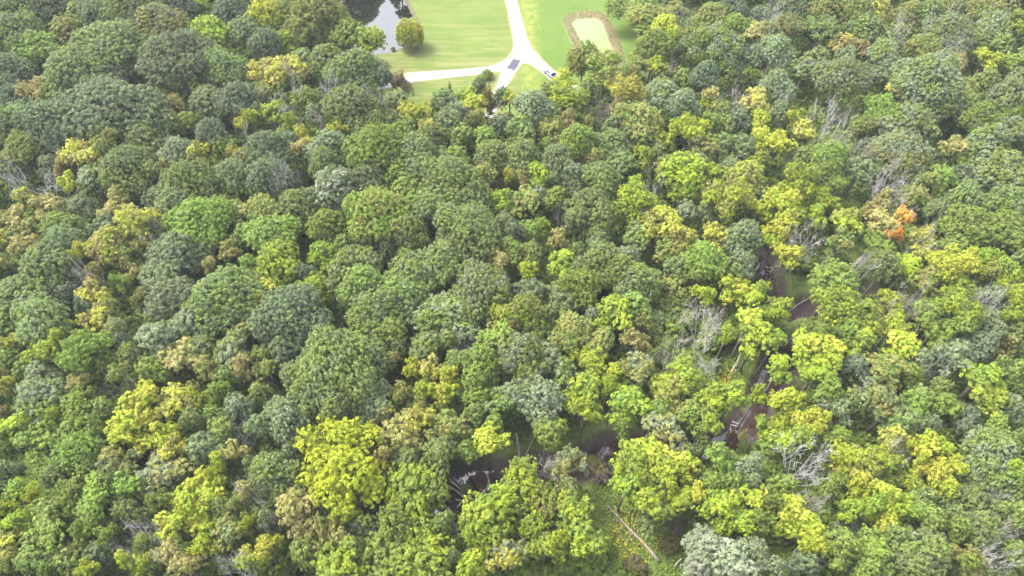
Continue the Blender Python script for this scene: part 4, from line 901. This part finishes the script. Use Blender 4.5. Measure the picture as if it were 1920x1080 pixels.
a_, b_ = at(1018, 128)[0], at(1046, 152)[0]; c1.rotation_euler.z = math.atan2(a_.y - b_.y, a_.x - b_.x)
tag(c1, 'pale blue-silver car on the white road beside the yellow-green tree', 'car', 'cars parked by the lawn')
c2 = make_car(M_wpaint); q, _ = at(1070, 163, .8); c2.location = (q.x, q.y, .03); c2.rotation_euler.z = c1.rotation_euler.z + .1
tag(c2, 'white car mostly hidden under the trees beyond the silver car', 'car', 'cars parked by the lawn')

# ------------------------------------------------------------------ stuff: undergrowth in the gaps, meadow plants, reeds, flowers
def scatter_leaves(name, C, Nn, size, mat, label, rg, tone=None, aspect=.62):
    V = leaves(C, Nn, size, rg, aspect)
    me = mesh_np(name, V, np.arange(len(V)).reshape(-1, 4), False, tone=('FACE', 'FLOAT', rg.random(len(C)) if tone is None else tone)); me.materials.append(mat)
    o = bpy.data.objects.new(name, me); col.objects.link(o); tag(o, label, None, None, 'stuff'); return o
def visible(P, m=60):
    dz = -CAM_H; cz = P[:, 1] * SA - dz * CA; u = 960 + F * P[:, 0] / cz; v = 540 - F * (P[:, 1] * CA + dz * SA) / cz
    return (u > -m) & (u < 1920 + m) & (v > -m) & (v < 1080 + m * 3)
rg = np.random.default_rng(21)
gx_, gy_ = np.meshgrid(np.arange(-185, 185, 3.1), np.arange(10, 250, 3.1)); G = np.stack([gx_.ravel(), gy_.ravel()], 1) + rg.uniform(-1.3, 1.3, (gx_.size, 2))
G = G[visible(G)]
cov = np.full(len(G), 9.)
for i in range(0, len(G), 400):
    dd = np.hypot(G[i:i + 400, None, 0] - CR[None, :, 0], G[i:i + 400, None, 1] - CR[None, :, 1]) / CR[None, :, 2]; cov[i:i + 400] = dd.min(1)
dcl = sdist(G, clear_poly); dcr = np.minimum(seg_dist(G, CREEK[0]), seg_dist(G, CREEK[1])); dme = np.full(len(G), 99.)
for (c, r) in MEADOWS:
    q = at(*c)[0]; dme = np.minimum(dme, np.hypot(G[:, 0] - q.x, G[:, 1] - q.y) - r)
# keep free what lies under an open view: creek, meadows, lawn and the strip in front of the lawn
base = (dcl > 2) & (dcr > 5.5) & (dme > 0)
U = G[base & (cov > .55)]
protoU = [crown_pts('O' if k else 'F', 2.2, 1.9, np.random.default_rng(600 + k)) for k in range(3)]
Cs, Ns, Ts, Ss = [], [], [], []
for i, (x, y) in enumerate(U):
    C, Nn, T, sz, B = protoU[i % 3]; keep = rg.random(len(C)) < .42
    s = rg.uniform(.8, 1.5); h = rg.uniform(.8, 3.4); a_ = rg.uniform(0, 6.28); M = np.array([[math.cos(a_), math.sin(a_), 0], [-math.sin(a_), math.cos(a_), 0], [0, 0, 1]])
    Cs.append((C[keep] * s) @ M + np.array([x, y, h * s])); Ns.append(Nn[keep] @ M); Ts.append(T[keep] * .8 + .2 * rg.random()); Ss.append(sz[keep] * 1.45 * s)
scatter_leaves('undergrowth', np.concatenate(Cs), np.concatenate(Ns), np.concatenate(Ss), leaf_mat('m', 'b'), 'green undergrowth in the gaps of the woods', rg, np.concatenate(Ts))
print('undergrowth clumps', len(U), 'crowns', len(crowns), 'leaf faces', sum(len(p[0].polygons) for p in PROTO.values()))
# a mass of woods outside the frame so that the forest does not stop there
gx_, gy_ = np.meshgrid(np.arange(-290, 290, 10.5), np.arange(-55, 340, 10.5)); W_ = np.stack([gx_.ravel(), gy_.ravel()], 1) + rg.uniform(-2.5, 2.5, (gx_.size, 2))
dz = 15 - CAM_H; cz = W_[:, 1] * SA - dz * CA; u = 960 + F * W_[:, 0] / cz; v = 540 - F * (W_[:, 1] * CA + dz * SA) / cz; rp = F * 6.5 / cz
out = (u < -rp) | (u > 1920 + rp) | (v < -rp * 1.1) | (v > 1080 + rp * 1.1) | (cz < 1)
near_ = (cz < 1) | ((u > -900) & (u < 2820) & (v > -260) & (v < 2200))
W_ = W_[out & near_ & (sdist(W_, clear_poly) > 8)]
pw = [crown_pts('O', 6.3, 4.6, np.random.default_rng(700 + k)) for k in range(3)]
Cs, Ns, Ts, Ss = [], [], [], []
for i, (x, y) in enumerate(W_):
    C, Nn, T, sz, B = pw[i % 3]; keep = rg.random(len(C)) < .22; s = rg.uniform(.85, 1.1); a_ = rg.uniform(0, 6.28); M = np.array([[math.cos(a_), math.sin(a_), 0], [-math.sin(a_), math.cos(a_), 0], [0, 0, 1]])
    Cs.append((C[keep] * s) @ M + np.array([x, y, 14 + rg.uniform(-1.5, 1.5)])); Ns.append(Nn[keep] @ M); Ts.append(T[keep]); Ss.append(sz[keep] * 2.1)
scatter_leaves('woodland', np.concatenate(Cs), np.concatenate(Ns), np.concatenate(Ss), leaf_mat('m', 'g'), 'continuous woods beyond the edges of the view', rg, np.concatenate(Ts))
# meadow plants
Cs, Zs = [], []
for (c, r) in MEADOWS:
    q = at(*c)[0]; n = int(26 * r * r); a_ = rg.uniform(0, 6.28, n); rr = (r + 2.5) * np.sqrt(rg.random(n)); Cs.append(np.stack([q.x + rr * np.cos(a_), q.y + rr * np.sin(a_)], 1))
n = 26000; i = rg.integers(0, len(CREEK[0]), n); Cs.append(CREEK[0][i] + rg.normal(scale=5.5, size=(n, 2)))
C = np.concatenate(Cs); dcr = np.minimum(seg_dist(C, CREEK[0]), seg_dist(C, CREEK[1])); C = C[(dcr > 4.9) & visible(C)]
hh = .25 + .45 * np.clip(vnoise(C, .9, 31) + .5, 0, 1.3) * rg.random(len(C))
C3 = np.c_[C, hh]; Nn = unit(rg.normal(size=C3.shape) * .6 + np.array([0, 0, .8]))
scatter_leaves('meadow_plants', C3, Nn, np.full(len(C3), .24), leaf_mat('b', 'm'), 'knee-high green plants in the creek meadows', rg)
# yellow flowers
FL = [((1345, 710), 2.6, 500), ((1330, 722), 2.0, 260), ((1200, 960), 3.5, 130), ((1180, 985), 3.2, 160), ((1165, 1000), 3.0, 120), ((1183, 1035), 2.4, 150), ((1155, 1030), 3, 90), ((1220, 1000), 3, 60), ((860, 965), 1.6, 30), ((1270, 1000), 4, 40)]
C = []
for (c, r, n) in FL:
    n = n * 2 // 3
    q = at(*c)[0]; C.append(np.c_[q.x + rg.normal(scale=r * .75, size=n), q.y + rg.normal(scale=r * .62, size=n), rg.uniform(.75, 1.15, n)])
C = np.concatenate(C)
scatter_leaves('wildflowers', C, unit(rg.normal(size=C.shape) * .3 + np.array([0, 0, 1])), np.full(len(C), .105), simple_mat('yellow_petals', (.42, .30, .01), (.46, .38, .03), 3), 'yellow wildflowers in the meadows by the creek', rg, aspect=.9)
# reeds round the algae pond
lo, hi = reed_poly.min(0), reed_poly.max(0); C = rg.uniform(lo, hi, (15000, 2)); C = C[inside(C, reed_poly) & (sdist(C, alg_poly) > .1)]
z = rg.uniform(.05, .5, len(C)); az = rg.uniform(0, 6.28, len(C))
Nn = np.c_[np.cos(az), np.sin(az), np.full(len(C), .5)]
scatter_leaves('reeds', np.c_[C, z], unit(Nn), np.full(len(C), .16), simple_mat('dry_reeds', (.30, .225, .13), (.19, .19, .08), .45), 'dry tan reeds fringing the algae pond', rg, aspect=.5)

# ------------------------------------------------------------------ the air
M_haze, n_, ns_, ls_ = new_mat('haze'); pv = N(ns_, 'ShaderNodeVolumePrincipled'); pv.inputs['Color'].default_value = (.86, .92, 1.0, 1); pv.inputs['Density'].default_value = .00012
o_ = N(ns_, 'ShaderNodeOutputMaterial'); ls_.new(pv.outputs[0], o_.inputs['Volume'])
mb = MB(); mb.box((0, 1250, 62), (5998, 7400, 132)); me = mb.mesh('haze'); me.materials.append(M_haze)
o = bpy.data.objects.new('haze', me); col.objects.link(o); tag(o, 'thin pale blue haze over the woods', None, None, 'stuff')
